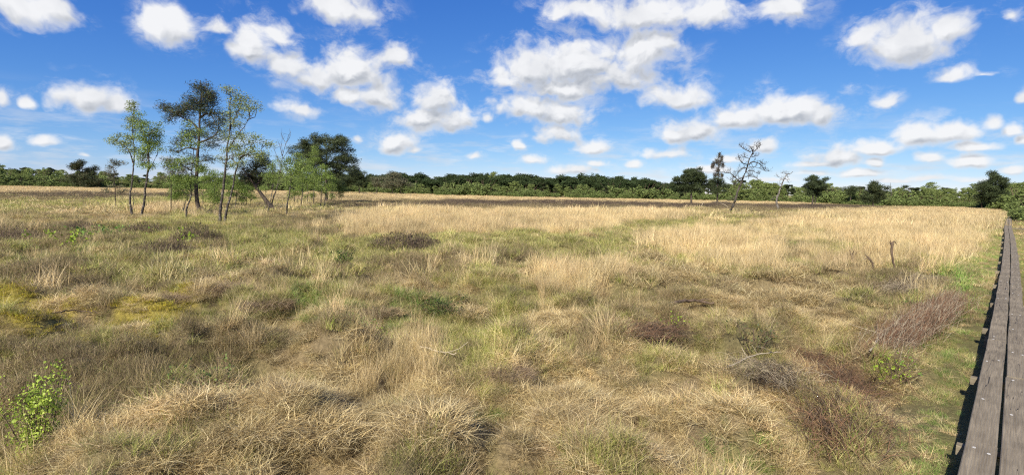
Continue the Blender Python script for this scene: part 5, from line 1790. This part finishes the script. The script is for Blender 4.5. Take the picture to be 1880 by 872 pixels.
    lying('crooked grey branch sticking out of the grey brush heap', [(1335, 706), (1385, 696), (1430, 676)], .011, .005, 'pale_twig', 3, .24)
    lying('dark grey fallen log among the grass right of the straw tussocks', [(1225, 572), (1265, 574), (1310, 572)], .035, .02, 'dark_twig', 2, .16)
    lying('thin red-brown stick in the near brush right of centre', [(1500, 800), (1545, 770), (1590, 735)], .010, .004, 'red_twig', 4, .22)

    def brush(lab, a, b, width, n, length, rad, mats, up=.25, fan=.25, seed=0, lift=.10):
        """a heap of cut twigs lying from a towards b; three kinds of twig as parts"""
        r = np.random.default_rng(seed + 1500)
        A, B = foot_at(*a), foot_at(*b)
        root = thing('brush_heap', A + np.array([0, 0, lift]), lab, 'brush heap')
        D = B - A
        L0 = np.linalg.norm(D[:2])
        d = D / L0
        nrm = np.array([d[1], -d[0], 0])
        for mi, bark in enumerate(mats):
            paths = []
            for k in range(n):
                t = r.beta(1.6, 1.6)
                st = D * t * .85 + nrm * r.normal(0, width) + np.array([0, 0, r.uniform(.02, up)])
                ang = r.normal(0, fan)
                dr = d * math.cos(ang) + nrm * math.sin(ang)
                ln = r.uniform(*length)
                e = st + dr * ln + np.array([0, 0, r.normal(.02, .06)])
                mid = (st + e) / 2 + np.array([0, 0, r.uniform(.0, .12)]) + r.normal(0, .03, 3)
                q = r.uniform(.6, 1.3) * rad
                paths.append((spline([st, mid, e], 6), np.linspace(q, q * .4, 6)))
            v, f = tube(paths, 3)
            v[:, 2] = np.maximum(v[:, 2], .01 - lift)
            link('twig_bundle', mesh_from('twig_bundle', v, f), MAT[bark], root, kind='stuff')
    brush('long diagonal heap of reddish brushwood pointing to the boardwalk', (1600, 668), (1775, 545), .15, 1900, (.25, .7), .0017, ('red_twig', 'pale_twig', 'red_twig'), .22, .17, 1, .05)
    brush('grey-brown brush heap behind the long diagonal heap', (1600, 545), (1715, 520), .22, 700, (.3, .8), .0022, ('dark_twig', 'pale_twig'), .18, .5, 2, .04)
    brush('brown brush heap at the meeting of the twig piles, lower right', (1560, 740), (1510, 660), .22, 650, (.2, .6), .002, ('red_twig', 'dark_twig'), .14, .8, 3, .03)
    brush('grey brush heap of criss-cross twigs left of the brown brush heap', (1470, 700), (1370, 715), .18, 300, (.2, .5), .002, ('dead_wood', 'dark_twig', 'pale_twig'), .12, 1.1, 4, .03)
    brush('dark twiggy brush lying in the hollow below the pale straw tussocks', (1110, 620), (1270, 622), .18, 380, (.2, .55), .003, ('dark_twig', 'red_twig'), .12, .9, 5, .02)
    brush('reddish brush trailing down the near right foreground', (1560, 870), (1545, 745), .16, 330, (.2, .5), .0026, ('red_twig', 'dark_twig'), .12, .7, 6, .03)


build_plants()
